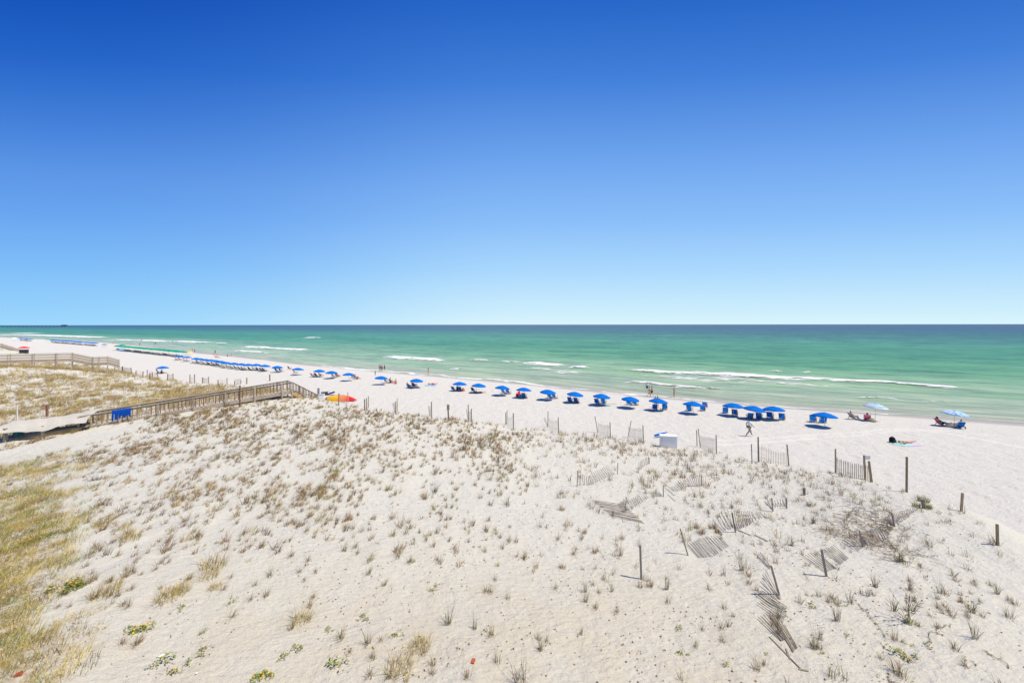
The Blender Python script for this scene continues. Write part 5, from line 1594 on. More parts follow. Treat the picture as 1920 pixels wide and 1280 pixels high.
# seated people under and beside the row
def sitter(px, py, label, yaw=0.0, kind='sit', **kw):
    P = hit(px, py); return person((P[0], P[1], P[2] + 0.02), SEA_YAW + yaw, label, kind=kind, **kw)
sitter(768, 727, 'person in a brown top reclining under the umbrella by the blue towel', -.4, top=('shirt', 'beige'), bottom=('shorts', 'grey'))
sitter(777, 725.5, 'person in black reclining under the umbrella by the blue towel', -.4, top=('shirt', 'black'), bottom=('shorts', 'black'))
sitter(731.5, 717.2, 'shirtless person leaning forward beside a navy chair', -.6, 'ground', bottom=('shorts', 'navy'))
sitter(742, 719.8, 'person in red swimwear sitting on the sand right of the chairs', .9, 'ground', bottom=('shorts', 'red'), hair='hair_brown')
sitter(670, 710.8, 'person stretched out in a navy chair above the kayak', -.9, bottom=('shorts', 'navy'))
sitter(633, 706.2, 'person reclining beneath the second umbrella left of the kayak', -.5, bottom=('shorts', 'grey'))
sitter(900, 736.5, 'person lying on the sand in the shade of a blue umbrella', -.9, 'lie', bottom=('shorts', 'orange'))
sitter(857.5, 731.8, 'person in navy sitting between two blue chairs', 0, 'ground', top=('shirt', 'navy'), bottom=('shorts', 'black'))
sitter(1229, 764.5, 'person in grey standing behind the chair below the walking couple', 0, 'hip', top=('shirt', 'beige'), bottom=('shorts', 'grey'), h=1.5)
sitter(1233, 764.2, 'person in black standing behind the chair below the walking couple', 0, 'hip', top=('shirt', 'black'), bottom=('shorts', 'black'), h=1.5)
sitter(404.5, 671.2, 'person lying on the wet sand, left of a pair', -.8, 'sit', bottom=('shorts', 'pink'))
sitter(409, 671.4, 'person lying on the wet sand, right of a pair', -.8, 'sit', bottom=('shorts', 'orange'))
sitter(426, 668.3, 'person sitting alone on the wet sand', -.3, 'ground', bottom=('shorts', 'black'))
sitter(601, 706.0, 'person reclining under the umbrella second left of the kayak', -.6, bottom=('shorts', 'black'), skin='skin_pale')
sitter(302.5, 700.2, 'person sitting in the shade of the lone blue umbrella', -.4, 'ground', top=('shirt', 'black'), bottom=('shorts', 'black'))
# kiosk below the red umbrella
ks = thing('kiosk', hit(45, 662.4), R(20), 'dark kiosk counter below the red umbrella', 'kiosk')
MB().box((0, 0, 0.55), (1.7, 0.8, 1.1)).build('counter', M['dark'], ks); MB().box((0, 0, 1.14), (1.9, 1.0, 0.08)).build('counter_top', M['signgrey'], ks)

# ------------------------------------------------------------------ pier on the horizon
PD = 2900.0
pr = thing('pier', (*at_z(122, 612, 0.0)[:2] * 0 + np.array([ray(122, 610)[0] * PD, PD]), 0.0), 0, 'tiny fishing pier with a pier house on the far left horizon', 'pier')
d0 = Vector((-(ray(122, 610)[0] - ray(20, 610)[0]) * PD, -200, 0))
MB().bar((0, 0, 6.0), d0 + Vector((0, 0, 6.0)), 8, 1.6).build('deck', M['farblue'], pr)
for i in range(24):
    p = d0 * (i / 23); MB().bar((p.x, p.y, -2), (p.x, p.y, 5.4), 2.2, 2.2).build('pile', M['farblue'], pr)
MB().box((-5, 0, 9.0), (34, 14, 5.0)).build('pier_house', M['farblue'], pr)
MB().add([(-24, -9, 11.5), (14, -9, 11.5), (14, 9, 11.5), (-24, 9, 11.5), (-18, 0, 16), (8, 0, 16)], [(0, 1, 5, 4), (1, 2, 5), (2, 3, 4, 5), (3, 0, 4), (3, 2, 1, 0)]).build('roof', M['farblue'], pr)

# litter in the dune
br = hit(886, 1250); tag(MB().bar((0, 0, 0), (0.02, 0.12, 0.02), 0.075, 0.06).build('brick', M['brick'], None, loc=br), 'broken red brick lying on the bare sand at the bottom', 'brick')
def scrap(px, py, s, label, mat='paper'):
    P = hit(px, py)
    o = MB().grid([[(s * (i - 1), s * (j - 1), 0.03 + 0.02 * ((i * j) % 2)) for i in range(3)] for j in range(3)]).build('paper_scrap', M[mat], None, loc=P)
    tag(o, label, 'litter')
scrap(303, 1225, 0.05, 'scrap of white paper caught in a green plant')
scrap(368, 1260, 0.02, 'tiny white scrap on the sand right of the paper')
br2 = hit(28, 1268); tag(MB().bar((0, 0, 0), (0.1, 0.05, 0.04), 0.09, 0.06).build('brick', M['brick'], None, loc=br2), 'pinkish brick half hidden in the golden grass', 'brick')

# ------------------------------------------------------------------ dune plants
def plant_mat(name, rough=0.75):
    t = NT(name)
    c = t.attr('col', 'Color')
    n = t.noise(t.coord(), 3.0, 2)
    hv = t.node('ShaderNodeHueSaturation')
    t.link(c, hv.inputs['Color']); t.link(t.maprange(n, 0.3, 0.7, 0.85, 1.15), hv.inputs['Value'])
    t.base(hv.outputs[0], rough, 0.15)
    return t.m
M['plant'] = plant_mat('dune_plant')
STRAW, BROWN, OLIVE = (0.42, 0.31, 0.135), (0.26, 0.165, 0.075), (0.26, 0.22, 0.062)
GREEN, GREYG, RUST, GOLD, DARKB = (0.20, 0.28, 0.04), (0.21, 0.185, 0.09), (0.29, 0.15, 0.055), (0.56, 0.44, 0.135), (0.13, 0.085, 0.05)
PAL = np.array([STRAW, BROWN, OLIVE, GREEN, GREYG, RUST, GOLD, DARKB])

def blade_arrays(P, D, L, lean, W, C, rng):
    """P base (N,3), D heading (N,), L length, lean from vertical at the tip, W width, C colour (N,3) -> verts, tris, colours"""
    n = len(P)
    hx, hy = np.cos(D), np.sin(D)
    a1, a2 = lean * 0.45, lean * 1.05
    mid = P + np.c_[hx * np.sin(a1) * L * .55, hy * np.sin(a1) * L * .55, np.cos(a1) * L * .55]
    tip = mid + np.c_[hx * np.sin(a2) * L * .45, hy * np.sin(a2) * L * .45, np.cos(a2) * L * .45]
    th = rng.uniform(0, math.pi, n)
    sx, sy = np.cos(th) * W / 2, np.sin(th) * W / 2
    S = np.c_[sx, sy, np.zeros(n)]
    V = np.stack([P - S, P + S, mid - S * .75, mid + S * .75, tip], 1).reshape(-1, 3)
    k = (np.arange(n) * 5)[:, None]
    T = np.concatenate([k + np.array([[0, 1, 3]]), k + np.array([[0, 3, 2]]), k + np.array([[2, 3, 4]])])
    return V, T, np.repeat(C, 5, 0)
def leaf_arrays(P, size, C, rng, tilt=0.5):
    n = len(P)
    a = rng.uniform(0, 2 * math.pi, n)
    t = rng.uniform(-tilt, tilt, n); t2 = rng.uniform(-tilt, tilt, n)
    ux = np.c_[np.cos(a), np.sin(a), np.sin(t)] * size[:, None] / 2
    uy = np.c_[-np.sin(a), np.cos(a), np.sin(t2)] * size[:, None] / 2 * .8
    V = np.stack([P - ux, P - ux * .2 + uy, P + ux, P - ux * .2 - uy], 1).reshape(-1, 3)
    k = (np.arange(n) * 4)[:, None]
    T = np.concatenate([k + np.array([[0, 1, 2]]), k + np.array([[0, 2, 3]])])
    return V, T, np.repeat(C, 4, 0)
def merge(parts):
    Vs, Ts, Cs, o = [], [], [], 0
    for v, t, c in parts:
        Vs.append(v); Ts.append(t + o); Cs.append(c); o += len(v)
    return np.concatenate(Vs), np.concatenate(Ts), np.concatenate(Cs)
def plant_mesh(name, parts):
    V, T, C = merge(parts)
    return raw_mesh(name, V, T, M['plant'], False, {'col': ('FLOAT_COLOR', np.c_[C, np.ones(len(C))])})
def pick(rng, n, cols, p, var=0.18):
    c = PAL[rng.choice(cols, n, p=p)]
    return np.clip(c * rng.uniform(1 - var, 1 + var, (n, 1)), 0, 1)
WIND = math.radians(72)             # the grass lies over inland to seaward, away from the houses
def grass_parts(rng, n, L, spread, lean, W, cols, p, bias=0.6):
    a = rng.uniform(0, 2 * math.pi, n); r = spread * np.sqrt(rng.uniform(0, 1, n))
    P = np.c_[r * np.cos(a), r * np.sin(a), np.full(n, -0.03)]
    D = np.where(rng.uniform(0, 1, n) < bias, WIND + rng.normal(0, 0.55, n) + math.pi * (rng.uniform(0, 1, n) < .2), a)
    return blade_arrays(P, D, L * rng.uniform(.55, 1.15, n), np.abs(rng.normal(lean, .33, n)), W * rng.uniform(.7, 1.3, n), pick(rng, n, cols, p), rng)
def twig_parts(rng, n, L, cols, p, w=0.008, flat=False):
    out = []
    for i in range(n):
        pos = np.array([rng.normal(0, .05 if not flat else L * .7), rng.normal(0, .05 if not flat else L * .7), 0.0])
        head = rng.uniform(0, 2 * math.pi); el = rng.uniform(.5, 1.35) if not flat else rng.uniform(0.05, .6)
        pts = [pos]
        for s in range(5):
            head += rng.normal(0, .35); el += rng.normal(0, .22)
            pts.append(pts[-1] + np.array([math.cos(head) * math.cos(el), math.sin(head) * math.cos(el), max(-.15, math.sin(el)) if not flat else math.sin(el) * .5]) * L / 5)
            if s > 0:
                h2 = head + rng.choice([-1, 1]) * .7
                q = pts[-1]
                out.append((q, q + np.array([math.cos(h2) * .8, math.sin(h2) * .8, .5 if not flat else .15]) * L * .18))
        out += list(zip(pts[:-1], pts[1:]))
    A = np.array([a for a, b in out]); B = np.array([b for a, b in out])
    N = len(A)
    d = B - A
    s = np.c_[-d[:, 1], d[:, 0], np.zeros(N)]; s = s / (np.linalg.norm(s, axis=1)[:, None] + 1e-6) * w / 2
    u = np.zeros((N, 3)); u[:, 2] = w / 2
    V = np.stack([A - s, A + s, B + s * .8, B - s * .8, A - u, A + u, B + u * .8, B - u * .8], 1).reshape(-1, 3)
    k = (np.arange(N) * 8)[:, None]
    T = np.concatenate([k + np.array([[0, 1, 2]]), k + np.array([[0, 2, 3]]), k + np.array([[4, 5, 6]]), k + np.array([[4, 6, 7]])])
    return V, T, np.repeat(pick(rng, N, cols, p), 8, 0)
def leafy_parts(rng, n, r, cols, p, size=0.05, h=0.12):
    cl = rng.integers(0, 5, n)
    cxy = np.c_[rng.normal(0, r * .6, 5), rng.normal(0, r * .38, 5)]; cr = r * rng.uniform(.25, .6, 5)
    a = rng.uniform(0, 2 * math.pi, n); q = cr[cl] * np.sqrt(rng.uniform(0, 1, n))
    P = np.c_[cxy[cl, 0] + q * np.cos(a), cxy[cl, 1] + q * np.sin(a), h * (1 - (q / cr[cl]) ** 2) * rng.uniform(.3, 1.1, n) + .015]
    return leaf_arrays(P, size * rng.uniform(.6, 1.3, n), pick(rng, n, cols, p), rng, .7)

KINDS = {
 'dry': lambda g: [grass_parts(g, 34, .38, .07, 1.15, .008, [1, 0, 7], [.5, .25, .25])],
 'tuft': lambda g: [grass_parts(g, 36, .42, .07, .85, .008, [2, 1, 0, 4], [.3, .3, .2, .2])],
 'tall': lambda g: [grass_parts(g, 26, .55, .06, .42, .009, [4, 2, 1], [.4, .3, .3], .3), grass_parts(g, 3, 1.0, .04, .3, .006, [4, 7], [.5, .5], .8)],
 'olive': lambda g: [grass_parts(g, 170, .55, .26, .6, .012, [2, 6, 3, 1], [.45, .25, .15, .15], .3)],
 'golden': lambda g: [grass_parts(g, 130, .48, .30, 1.0, .010, [6, 0, 2, 1], [.35, .3, .25, .1], .7)],
 'rust': lambda g: [grass_parts(g, 60, .36, .12, .6, .010, [5, 1, 0], [.55, .3, .15], .4)],
 'leafy': lambda g: [leafy_parts(g, 60, .19, [3, 2, 6], [.5, .3, .2], .042), twig_parts(g, 4, .25, [1], [1.], .006, True)],
 'flower': lambda g: [leafy_parts(g, 260, .42, [3, 2], [.7, .3], .055, .16), leaf_arrays(np.c_[g.normal(0, .22, 12), g.normal(0, .2, 12), np.full(12, .17)], np.full(12, .075), np.tile((.85, .48, .02), (12, 1)), g, .3),
                      grass_parts(g, 30, .35, .35, .6, .008, [2, 0], [.6, .4])],
 'sprig': lambda g: [leafy_parts(g, 16, .10, [3, 2, 6], [.5, .35, .15], .05, .05)],
 'twig': lambda g: [twig_parts(g, 12, .75, [1, 7, 2], [.5, .3, .2], .012), leafy_parts(g, 50, .18, [3, 2, 4], [.4, .3, .3], .05, .2), grass_parts(g, 20, .3, .12, .7, .008, [1, 2], [.5, .5], .2)],
 'weed': lambda g: [twig_parts(g, 14, .40, [4, 2, 7], [.45, .35, .2], .010), leafy_parts(g, 60, .15, [4, 2], [.6, .4], .04, .3)],
 'bramble': lambda g: [twig_parts(g, 46, .75, [1, 5, 0, 7], [.45, .2, .2, .15], .010, True), grass_parts(g, 50, .3, .6, .6, .008, [1, 5, 0], [.5, .3, .2], .3)],
}
PM = {}
def plant(kind, px, py, label, cat='plant', group=None, scale=1.0, name=None, variant=None):
    v = random.randrange(5) if variant is None else variant
    if (kind, v) not in PM:
        PM[(kind, v)] = plant_mesh(name or kind, KINDS[kind](np.random.default_rng(hash(kind) % 1000 + 31 * v if False else sum(map(ord, kind)) + 31 * v)))
    P = hit(px, py) if py is not None else px
    nm = name or {'dry': 'grass_tuft', 'tuft': 'grass_tuft', 'tall': 'grass_tuft', 'olive': 'grass_clump', 'golden': 'grass_clump', 'rust': 'grass_clump', 'leafy': 'beach_plant', 'flower': 'flowering_plant',
                  'sprig': 'beach_plant', 'twig': 'dune_shrub', 'weed': 'dune_shrub', 'bramble': 'dead_shrub'}[kind]
    o = link_mesh(nm, PM[(kind, v)], None, (P[0], P[1], gz(P[0], P[1])), (0, 0, random.uniform(-.5, .5) if kind in ('dry', 'tuft', 'golden') else random.uniform(0, 6.28)))
    o.scale = (scale, scale, scale * random.uniform(.85, 1.15))
    return tag(o, label, cat, group)

# plants the photograph lets one point to
plant('flower', 125, 1105, 'large leafy plant with yellow flowers in the golden grass at the left', scale=1.0)
plant('flower', 145, 1098, 'right half of the large yellow flowering patch at the left', scale=.8)
plant('flower', 263, 1181, 'leafy plant with orange flowers on the sand below the golden grass', scale=.72)
plant('flower', 55, 1020, 'yellow flowering patch inside the grass at the left edge', scale=1.1)
plant('flower', 96, 1004, 'smaller yellow flowering patch right of the one at the left edge', scale=.7)
plant('flower', 125, 998, 'low strip of yellow flowers reaching onto the sand', scale=.55)
plant('flower', 494, 1268, 'yellow green plant cut by the bottom of the picture', scale=.6)
for px, py, sc, lab in [(531, 1226, .8, 'leafy green creeper at the bottom, left part of a pair'), (562, 1214, .9, 'leafy green creeper at the bottom, right part of a pair'), (632, 1243, 1.2, 'spiky green plant alone on the sand at the bottom'),
        (681, 1153, .85, 'small dark green plant on the bare sand, left of centre'), (741, 1190, .8, 'dark leaved round plant on the bare sand near the bottom'), (812, 1105, .9, 'green plant with a brown tuft behind it, in mid foreground'),
        (792, 1199, .5, 'tiny green sprig right of the dark leaved plant'), (615, 1178, .6, 'flat green plant left of the small dark green one'), (436, 1125, .75, 'upright green plant left of the brown grass clump'),
        (407, 1017, .55, 'small green plant above the big grass clump'), (381, 1181, .6, 'pale green creeper on the sand below the wide grass clump'), (380, 1216, .9, 'spreading green creeper near the bottom left'),
        (304, 1238, 1.3, 'woody green creeper holding white paper'), (330, 1253, 1.1, 'dark woody creeper right of the white paper'), (341, 1137, .8, 'green plant with yellow tips right of the wide grass clump'),
        (776, 1054, .7, 'green leaves at the foot of a brown tuft in mid foreground'), (708, 1022, .4, 'little green plant left of the mid foreground tufts'),
        (1272, 1176, .65, 'yellow green plant among leaf litter at the lower centre right'), (1276, 1223, .75, 'bright green plant below the leaf litter'), (1362, 1245, .6, 'green plant low at the bottom right of centre'),
        (1690, 1222, 1.25, 'bright yellow green creeper at the lower right'), (1706, 1234, 1.0, 'lower end of the bright yellow green creeper'), (1697, 1203, .6, 'small green plant just above the yellow green creeper'),
        (1526, 1136, .9, 'low dotted green plant right of the long fallen fence'), (1586, 1186, .55, 'small green plant alone between fence and creeper'), (1542, 1223, .45, 'tiny green plant below the long fallen fence'),
        (1435, 1224, .4, 'tiny green plant left of the trailing lath'), (1474, 1153, .4, 'bright green leaf at the edge of the long fallen fence'), (1515, 1114, .5, 'green plant above the dotted one by the long fallen fence'),
        (130, 746, 2.2, 'bright green bush on the dune behind the boardwalk')]:
    plant('leafy', px, py, lab, scale=sc)
for kind, px, py, sc, lab in [('twig', 1704, 1164, 1.0, 'tall twiggy shrub with bare stems at the lower right'), ('tall', 1828, 1196, 1.0, 'pale grass with one long leaning stalk at the far lower right'),
        ('weed', 1682, 1050, .9, 'green weed with two upright bunches right of the brown tangle'), ('weed', 1693, 1050, .8, 'right bunch of the green weed by the brown tangle'), ('weed', 1483, 1020, .9, 'dark spindly weed right of the leaning fence'),
        ('tall', 1524, 977, .9, 'small bright green tussock left of the brown tangle'), ('tuft', 1682, 1258, 1.3, 'grey green tuft at the bottom below the yellow green creeper'), ('tall', 1641, 1096, .9, 'upright tuft in the open sand below the brown tangle'),
        ('dry', 1708, 1106, .9, 'thin brown tuft right of the upright tuft'), ('tuft', 1788, 1079, .8, 'tuft with a tall stem right of the brown tangle'), ('tuft', 1893, 1158, 1.0, 'thick brown tuft near the right edge'),
        ('olive', 1732, 940, .75, 'big olive grass clump on the dune edge at the right'), ('olive', 1718, 950, .5, 'lower left part of the big olive clump'), ('olive', 1742, 953, .5, 'lower right part of the big olive clump'),
        ('tall', 1391, 1070, 1.0, 'dark spiky tuft left of the long fallen fence'), ('rust', 1218, 1100, .8, 'orange brown tuft below the lone grey post'), ('tall', 1164, 1042, .9, 'thin green tuft with tall leaves left of the lone post'),
        ('dry', 1167, 1012, 1.2, 'leaning brown tuft above the thin green one'), ('rust', 1055, 1062, .8, 'upright rust brown tuft on the bare sand'), ('dry', 1046, 1012, 1.1, 'dark brown tuft on the bare sand left of the fences'),
        ('rust', 1054, 956, .9, 'orange brown tuft below the sagging fence'), ('rust', 1096, 1002, .7, 'round rust coloured tuft left of the lone post'), ('dry', 1075, 1038, 1.0, 'wide brown tuft on the bare sand'),
        ('rust', 1115, 1036, .7, 'narrow rust tuft left of the lone post'), ('rust', 1306, 990, 1.0, 'matted rust grass above the neat fallen slats, left piece'), ('rust', 1316, 1001, 1.0, 'matted rust grass above the neat fallen slats, right piece'),
        ('rust', 1335, 990, 1.1, 'rust grass clump behind the leaning fence'), ('rust', 1344, 998, .9, 'rust grass clump woven into the leaning fence'), ('rust', 1264, 888, 1.2, 'brown bush left end, by the leaning fence at the upper right'),
        ('rust', 1280, 893, 1.3, 'brown bush right end, by the leaning fence at the upper right'),
        ('bramble', 1600, 992, 1.0, 'left part of the brown dead tangle on the right dune'), ('bramble', 1640, 968, 1.1, 'upper part of the brown dead tangle on the right dune'), ('bramble', 1668, 985, .9, 'right part of the brown dead tangle behind the fallen fence'),
        ('bramble', 1655, 1022, .9, 'lower part of the brown dead tangle in front of the fallen fence'), ('bramble', 1690, 1030, .8, 'lowest part of the brown dead tangle'), ('bramble', 1580, 1000, .7, 'far left end of the brown dead tangle'),
        ('golden', 400, 1062, 1.25, 'large tan grass clump standing apart on the sand'), ('golden', 390, 1082, .9, 'lower left part of the large tan clump'), ('golden', 402, 1100, .6, 'small tan clump below the large one'),
        ('golden', 316, 1120, 1.2, 'wide olive grass clump on the sand, left of centre'), ('golden', 340, 1108, .8, 'right end of the wide olive clump'), ('golden', 245, 1010, 1.1, 'tan clump right of the yellow flower strip'),
        ('golden', 190, 985, 1.0, 'dark olive clump above the golden grass'), ('golden', 232, 990, .7, 'small tan clump right of the dark olive one'), ('golden', 195, 1115, 1.2, 'tan grass beside the large flowering plant'),
        ('golden', 562, 1164, .9, 'brown drooping clump on the bare sand, left of centre'), ('golden', 748, 1255, 1.1, 'olive tuft mass at the bottom, left of centre'), ('golden', 785, 1215, .9, 'brown tuft mass near the bottom, left of the brick'),
        ('tall', 840, 1170, 1.2, 'grey green tuft left of the brick'), ('tall', 890, 1180, .9, 'brown green tuft above the brick'), ('tuft', 920, 1195, 1.0, 'leaning tuft right above the brick'),
        ('tall', 690, 1205, 1.0, 'dark stemmed tuft left of the dark leaved plant'), ('tuft', 640, 1195, 1.1, 'dry tuft row above the spiky green plant'), ('tuft', 768, 1058, 1.0, 'brown tuft with green leaves in mid foreground'),
        ('tuft', 645, 1035, 1.0, 'brown tuft pair in mid foreground'), ('dry', 670, 1040, .9, 'curled brown tuft right of the pair'), ('tuft', 820, 1000, 1.0, 'dark tuft on the bare sand in the centre'),
        ('tuft', 955, 1014, 1.0, 'long low brown tuft in the centre of the sand'), ('tuft', 968, 1014, .9, 'right part of the long low brown tuft'), ('tuft', 915, 975, 1.0, 'tuft beside a dry twig left of the fences'),
        ('dry', 537, 965, 1.1, 'big brown tuft among the smaller ones, upper left centre'), ('dry', 560, 948, 1.0, 'brown tuft right above the big one, upper left centre'), ('tuft', 578, 1055, .8, 'single olive tuft on warm sand'),
        ('dry', 545, 1045, 1.0, 'brown tuft above the single olive tuft'), ('dry', 455, 1003, 1.1, 'rust tuft left of the warm sand'), ('golden', 628, 895, .8, 'tan clump high on the dune left of centre'),
        ('golden', 614, 935, .7, 'tan clump below the high one, left of centre'), ('olive', 262, 768, .8, 'yellow green clump growing in front of the blue towel'), ('leafy', 186, 798, 2.0, 'green weed at the foot of the boardwalk'),
        ('olive', 240, 790, .6, 'grass at the boardwalk foot left of the towel')]:
    plant(kind, px, py, lab, {'twig': 'shrub', 'weed': 'weed', 'bramble': 'dead shrub'}.get(kind, 'grass tuft'), scale=sc)
# creeping vines: a thin runner with leaves strung along it
def vine(pts, label):
    W = [hit(*p) for p in pts]
    rng = np.random.default_rng(int(pts[0][0]))
    seg, O = [], W[0]
    lp = []
    for a, b in zip(W, W[1:]):
        n = max(3, int(np.linalg.norm(b - a) / .10))
        for i in range(n):
            q = a + (b - a) * i / n + rng.normal(0, .05, 3)
            lp.append([q[0] - O[0], q[1] - O[1], gz(q[0], q[1]) + .03 - O[2]])
    lp = np.array(lp)
    A = np.repeat(lp, 2, 0) + rng.normal(0, .05, (len(lp) * 2, 3)) * np.array([1, 1, .15])
    keepm = rng.uniform(0, 1, len(A)) < .6
    parts = [leaf_arrays(A[keepm], .05 * rng.uniform(.7, 1.4, keepm.sum()), pick(rng, keepm.sum(), [2, 3, 1], [.6, .2, .2]), rng, .5)]
    st = MB().tube([tuple(p) for p in lp[::2]], .006, 4, False)
    o = link_mesh('creeping_vine', plant_mesh('creeping_vine', parts), None, O)
    s = st.build('runner', M['wire'], o)
    tag(o, label, 'vine', 'creeping vines on the right dune')
for pts, lab in [([(1605, 1130), (1640, 1165), (1655, 1180), (1670, 1200)], 'olive leaved vine running down left of the tall twiggy shrub'), ([(1735, 1210), (1750, 1185), (1765, 1170), (1790, 1172)], 'vine curving up right of the tall twiggy shrub'),
        ([(1736, 1205), (1742, 1218), (1760, 1235)], 'short vine below the curving one'), ([(1812, 1237), (1825, 1242), (1845, 1250)], 'short vine near the bottom right corner'), ([(1840, 1218), (1860, 1230), (1880, 1240), (1905, 1262)], 'vine trailing into the bottom right corner'),
        ([(1660, 1262), (1664, 1275), (1720, 1280)], 'vine at the bottom edge right of centre'), ([(1555, 1120), (1575, 1135), (1600, 1125)], 'vine between the dotted plant and the right tufts')]:
    vine(pts, lab)

# ---- all the other grass: scattered by how thickly it grows
N = 340000
cx_, cy_ = RNG.uniform(-110, 26, N), RNG.uniform(5.5, 92, N)
es, eL = edge_dist(cx_, cy_)
sx_ = CX + F * cx_ / cy_
inside = (es < 0.4) & (sx_ > -520) & (sx_ < 2300)
cx_, cy_, es, sx_ = cx_[inside], cy_[inside], es[inside], sx_[inside]
gzv = ground(cx_, cy_)
sy_ = HY - F * (gzv - CAMZ) / cy_
ok = sy_ < 1520
cx_, cy_, es, sx_, sy_, gzv = [a[ok] for a in (cx_, cy_, es, sx_, sy_, gzv)]
area_per = 136 * 86.5 / N
left_dune = (-0.669 * (cx_ + 32.8) + 0.743 * (cy_ - 31.0)) > 1.0          # beyond the boardwalk
scr = scrub_amt(cx_, cy_)
patch = np.where(left_dune, vnoise(cx_ / 1.9, cy_ / 1.9, 61), vnoise(cx_ / 3.2, cy_ / 3.2, 61)) * 0.5 + vnoise(cx_ / 0.8, cy_ / 1.1, 62) * 0.5
hm = hummock(cx_, cy_)
tw_ = np.clip((cx_ + 3 - (cy_ - 20) * 0.05) / 7, 0, 1)                    # 0 on the left dune face, 1 on the right
dens = np.where(left_dune, 7.6, 8.2 * (1 - tw_) + 4.6 * tw_)
bare = np.zeros(len(cx_))
for bx_, by_, rx_, ry_ in BARE + [(2.5, 27, 3.0, 3.0), (5, 22, 2.5, 2.5)]:
    bare = np.maximum(bare, np.exp(-((cx_ - bx_) / rx_) ** 2 - ((cy_ - by_) / ry_) ** 2))
near_sparse = np.clip((17 - cy_) / 7, 0, 1) * np.clip((cx_ + 20) / 8, 0, 1)
dens = dens * (1 - 0.88 * bare) * (1 - 0.72 * near_sparse)
dens = dens * np.where(left_dune, np.clip((patch - 0.16) / 0.42, 0.05, 1.4), np.clip((patch - 0.02) / 0.48, 0.22, 1.25)) * np.clip(0.8 + hm * 1.8, 0.2, 1.6)
dens = np.where(left_dune, dens * np.where(cy_ > 61, 0.55, 1.2), dens)
dens = np.maximum(dens, scr * 30)
# the sandy track below the tarpaulin stays bare
pa, pb = hit(200, 812), hit(-60, 872)
tt = np.clip(((cx_ - pa[0]) * (pb[0] - pa[0]) + (cy_ - pa[1]) * (pb[1] - pa[1])) / ((pb[0] - pa[0]) ** 2 + (pb[1] - pa[1]) ** 2), 0, 1)
pd = np.hypot(cx_ - pa[0] - tt * (pb[0] - pa[0]), cy_ - pa[1] - tt * (pb[1] - pa[1]))
dens = np.where(pd < 1.9, 0, dens)
bw = (cx_ + 32.8) * 0.742 + (cy_ - 31.0) * 0.670; bo = -0.670 * (cx_ + 32.8) + 0.742 * (cy_ - 31.0)
dens = np.where((bw > -6.5) & (bw < 15) & (bo > -0.1) & (bo < 1.8), dens * 0.15, dens)
dens = np.where(es > -1.2, dens * 0.6, dens)
for ff in [o for o in bpy.data.objects if o.name.startswith('fallen_sand_fence')]:
    pts_ = np.array([list(ff.location)] + [list(ff.location + c.matrix_local.translation) for c in ff.children if c.name.startswith('slat')])
    for q in pts_[::3]:
        dens = np.where((np.abs(cx_ - q[0]) < 0.9) & (np.abs(cy_ - q[1]) < 0.9), np.minimum(dens, 1.2), dens)
take = RNG.uniform(0, 1, len(cx_)) < dens * area_per
X, Y, Z, SCR, LEFT, TW, SX, SY = [a[take] for a in (cx_, cy_, gzv, scr, left_dune, tw_, sx_, sy_)]
n_t = len(X)
# single tufts that stand free on the open foreground sand become things of their own
free = (SCR < 0.05) & (Y < 19.5) & (SX > 10) & (SX < 1910) & (SY < 1272)
order = np.argsort(Y + np.where(free, 0, 1e6))[:150]
for i in order:
    if not free[i]: continue
    if SX[i] > 1000: k, g, lab = random.choice(['dry', 'dry', 'tall', 'tuft', 'dry']), 'loose grass tufts on the right foreground sand', 'loose thin grass tuft on the open sand at the lower right'
    elif SX[i] > 520: k, g, lab = random.choice(['dry', 'dry', 'tuft']), 'loose grass tufts on the warm sand at the bottom', 'loose dry grass tuft on the warm sand at the bottom'
    else: k, g, lab = random.choice(['dry', 'tuft']), 'loose grass tufts beside the golden grass', 'loose tan grass tuft on sand beside the golden grass'
    plant(k, (X[i], Y[i], Z[i]), None, lab, 'grass tuft', g, random.uniform(.55, 1.0))
mask = np.ones(n_t, bool); mask[order[free[order]]] = False
def mass(sel, name, label, nb, L, W, lean, cols, p, spread, lat=0.35):
    Xs, Ys, Zs = X[sel], Y[sel], Z[sel]
    n = len(Xs)
    if not n: return
    rng = np.random.default_rng(n)
    size = rng.uniform(.6, 1.25, n) * (1 + .5 * (rng.uniform(0, 1, n) > .88))
    cnt = np.maximum(4, (nb * size).astype(int))
    idx = np.repeat(np.arange(n), cnt); m = len(idx)
    a = rng.uniform(0, 2 * math.pi, m); r = spread * size[idx] * np.sqrt(rng.uniform(0, 1, m))
    P = np.c_[Xs[idx] + r * np.cos(a), Ys[idx] + r * np.sin(a) * 1.5, Zs[idx] - .03]
    th = WIND + rng.normal(0, .3, n)
    ru = rng.uniform(0, 1, m)
    D = np.where(ru < .62, th[idx] + rng.normal(0, .42, m), np.where(ru < .82, th[idx] + math.pi + rng.normal(0, .5, m), a))
    tc = PAL[rng.choice(cols, n, p=p)] * rng.uniform(.75, 1.25, (n, 1))
    C = np.clip(tc[idx] * rng.uniform(.75, 1.25, (m, 1)), 0, 1)
    V, T, Cc = blade_arrays(P, D, L * size[idx] * rng.uniform(.5, 1.15, m), np.abs(rng.normal(lean, lat, m)), W * rng.uniform(.7, 1.3, m), C, rng)
    me = raw_mesh(name, V, T, M['plant'], False, {'col': ('FLOAT_COLOR', np.c_[Cc, np.ones(len(Cc))])})
    tag(link_mesh(name, me), label, kind='stuff')
    return len(T)
tot = 0
tot += mass(mask & LEFT & (Y > 50), 'dune_grass', 'straw coloured grass on the far left dune', 11, .48, .024, 1.0, [0, 2, 1, 6], [.48, .18, .20, .14], .20) or 0
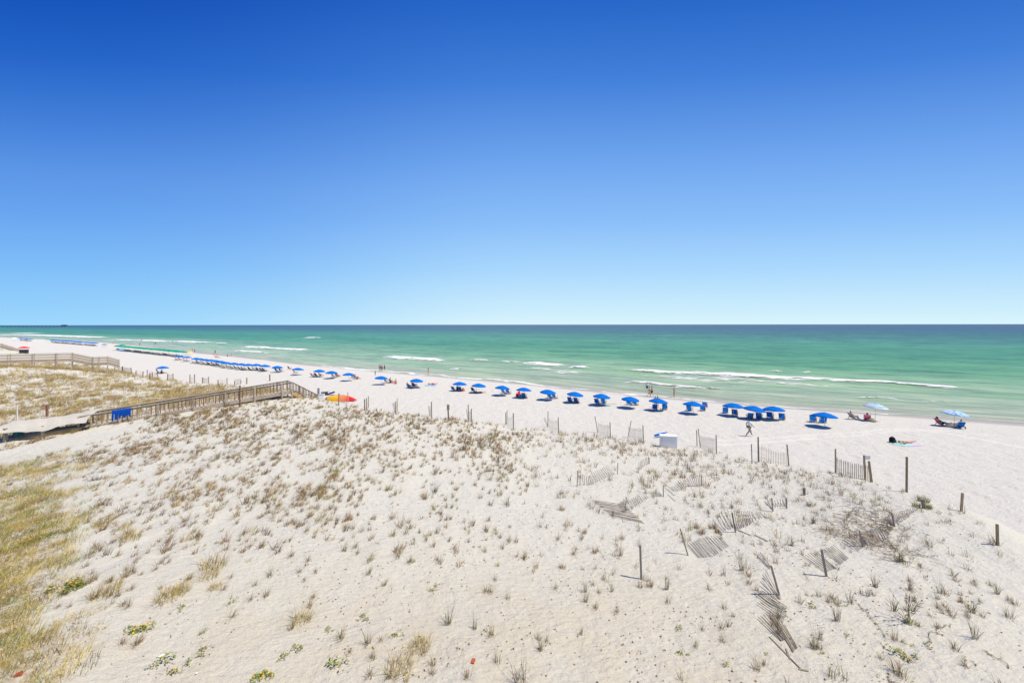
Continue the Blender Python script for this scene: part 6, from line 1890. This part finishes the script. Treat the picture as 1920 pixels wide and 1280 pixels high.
tot += mass(mask & LEFT & (Y <= 50), 'dune_grass', 'straw coloured grass on the dune behind the boardwalk', 14, .46, .020, 1.0, [0, 2, 1, 6], [.46, .18, .22, .14], .16) or 0
rt = TW > .55
tot += mass(mask & ~LEFT & rt & (SCR < .05) & (Y > 22), 'dune_grass', 'thin brown and grey grass along the right dune edge', 12, .42, .014, 1.05, [1, 4, 7, 0, 2], [.44, .16, .14, .16, .10], .10) or 0
tot += mass(mask & ~LEFT & rt & (SCR < .05) & (Y <= 22), 'dune_grass', 'thin brown and grey grass on the right foreground dune', 16, .36, .009, 1.1, [1, 4, 7, 0, 2], [.42, .16, .16, .16, .10], .07) or 0
mask = mask & ~rt
tot += mass(mask & ~LEFT & (SCR < .05) & (Y > 26), 'dune_grass', 'short brown tussocks on the crest of the near dune', 15, .37, .017, 1.1, [1, 0, 2, 7], [.54, .16, .14, .16], .09) or 0
tot += mass(mask & ~LEFT & (SCR < .05) & (Y <= 26), 'dune_grass', 'short brown tussocks on the near dune', 20, .36, .011, 1.15, [1, 0, 2, 7], [.5, .2, .16, .14], .07) or 0
tot += mass(mask & ~LEFT & (SCR >= .05), 'golden_grass', 'dense golden and olive grass at the lower left', 22, .32, .010, 1.0, [6, 0, 2, 3, 1], [.42, .20, .20, .14, .04], .16) or 0

# fallen leaves and shell grit on the near sand
nl = 15000
lx, ly = RNG.uniform(-24, 23, nl), RNG.uniform(8.5, 34, nl)
e2, _ = edge_dist(lx, ly)
pn = vnoise(lx / 1.7, ly / 1.7, 83)
okl = (e2 < -.5) & (RNG.uniform(0, 1, nl) < np.clip((pn - .3) * 2.2, .05, 1) * np.clip((lx + 14) / 12, .25, 1))
lx, ly = lx[okl], ly[okl]
lz = ground(lx, ly)
V, T, C = leaf_arrays(np.c_[lx, ly, lz + .015], RNG.uniform(.025, .07, len(lx)), pick(RNG, len(lx), [1, 7, 2, 5], [.3, .45, .15, .1]), RNG, .5)
tag(link_mesh('fallen_leaves', raw_mesh('fallen_leaves', V, T, M['plant'], False, {'col': ('FLOAT_COLOR', np.c_[C, np.ones(len(C))])})), 'small dry leaves and bits scattered on the near sand', kind='stuff')

# prototypes nothing in the scene uses
for d_ in (UMB, CHAIR):
    for key, (root, used) in d_.items():
        if not used:
            def _rm(o):
                for c in CH.get(o.name, []): _rm(c)
                bpy.data.objects.remove(o)
            _rm(root)
print('tufts', n_t, 'grass triangles', tot)
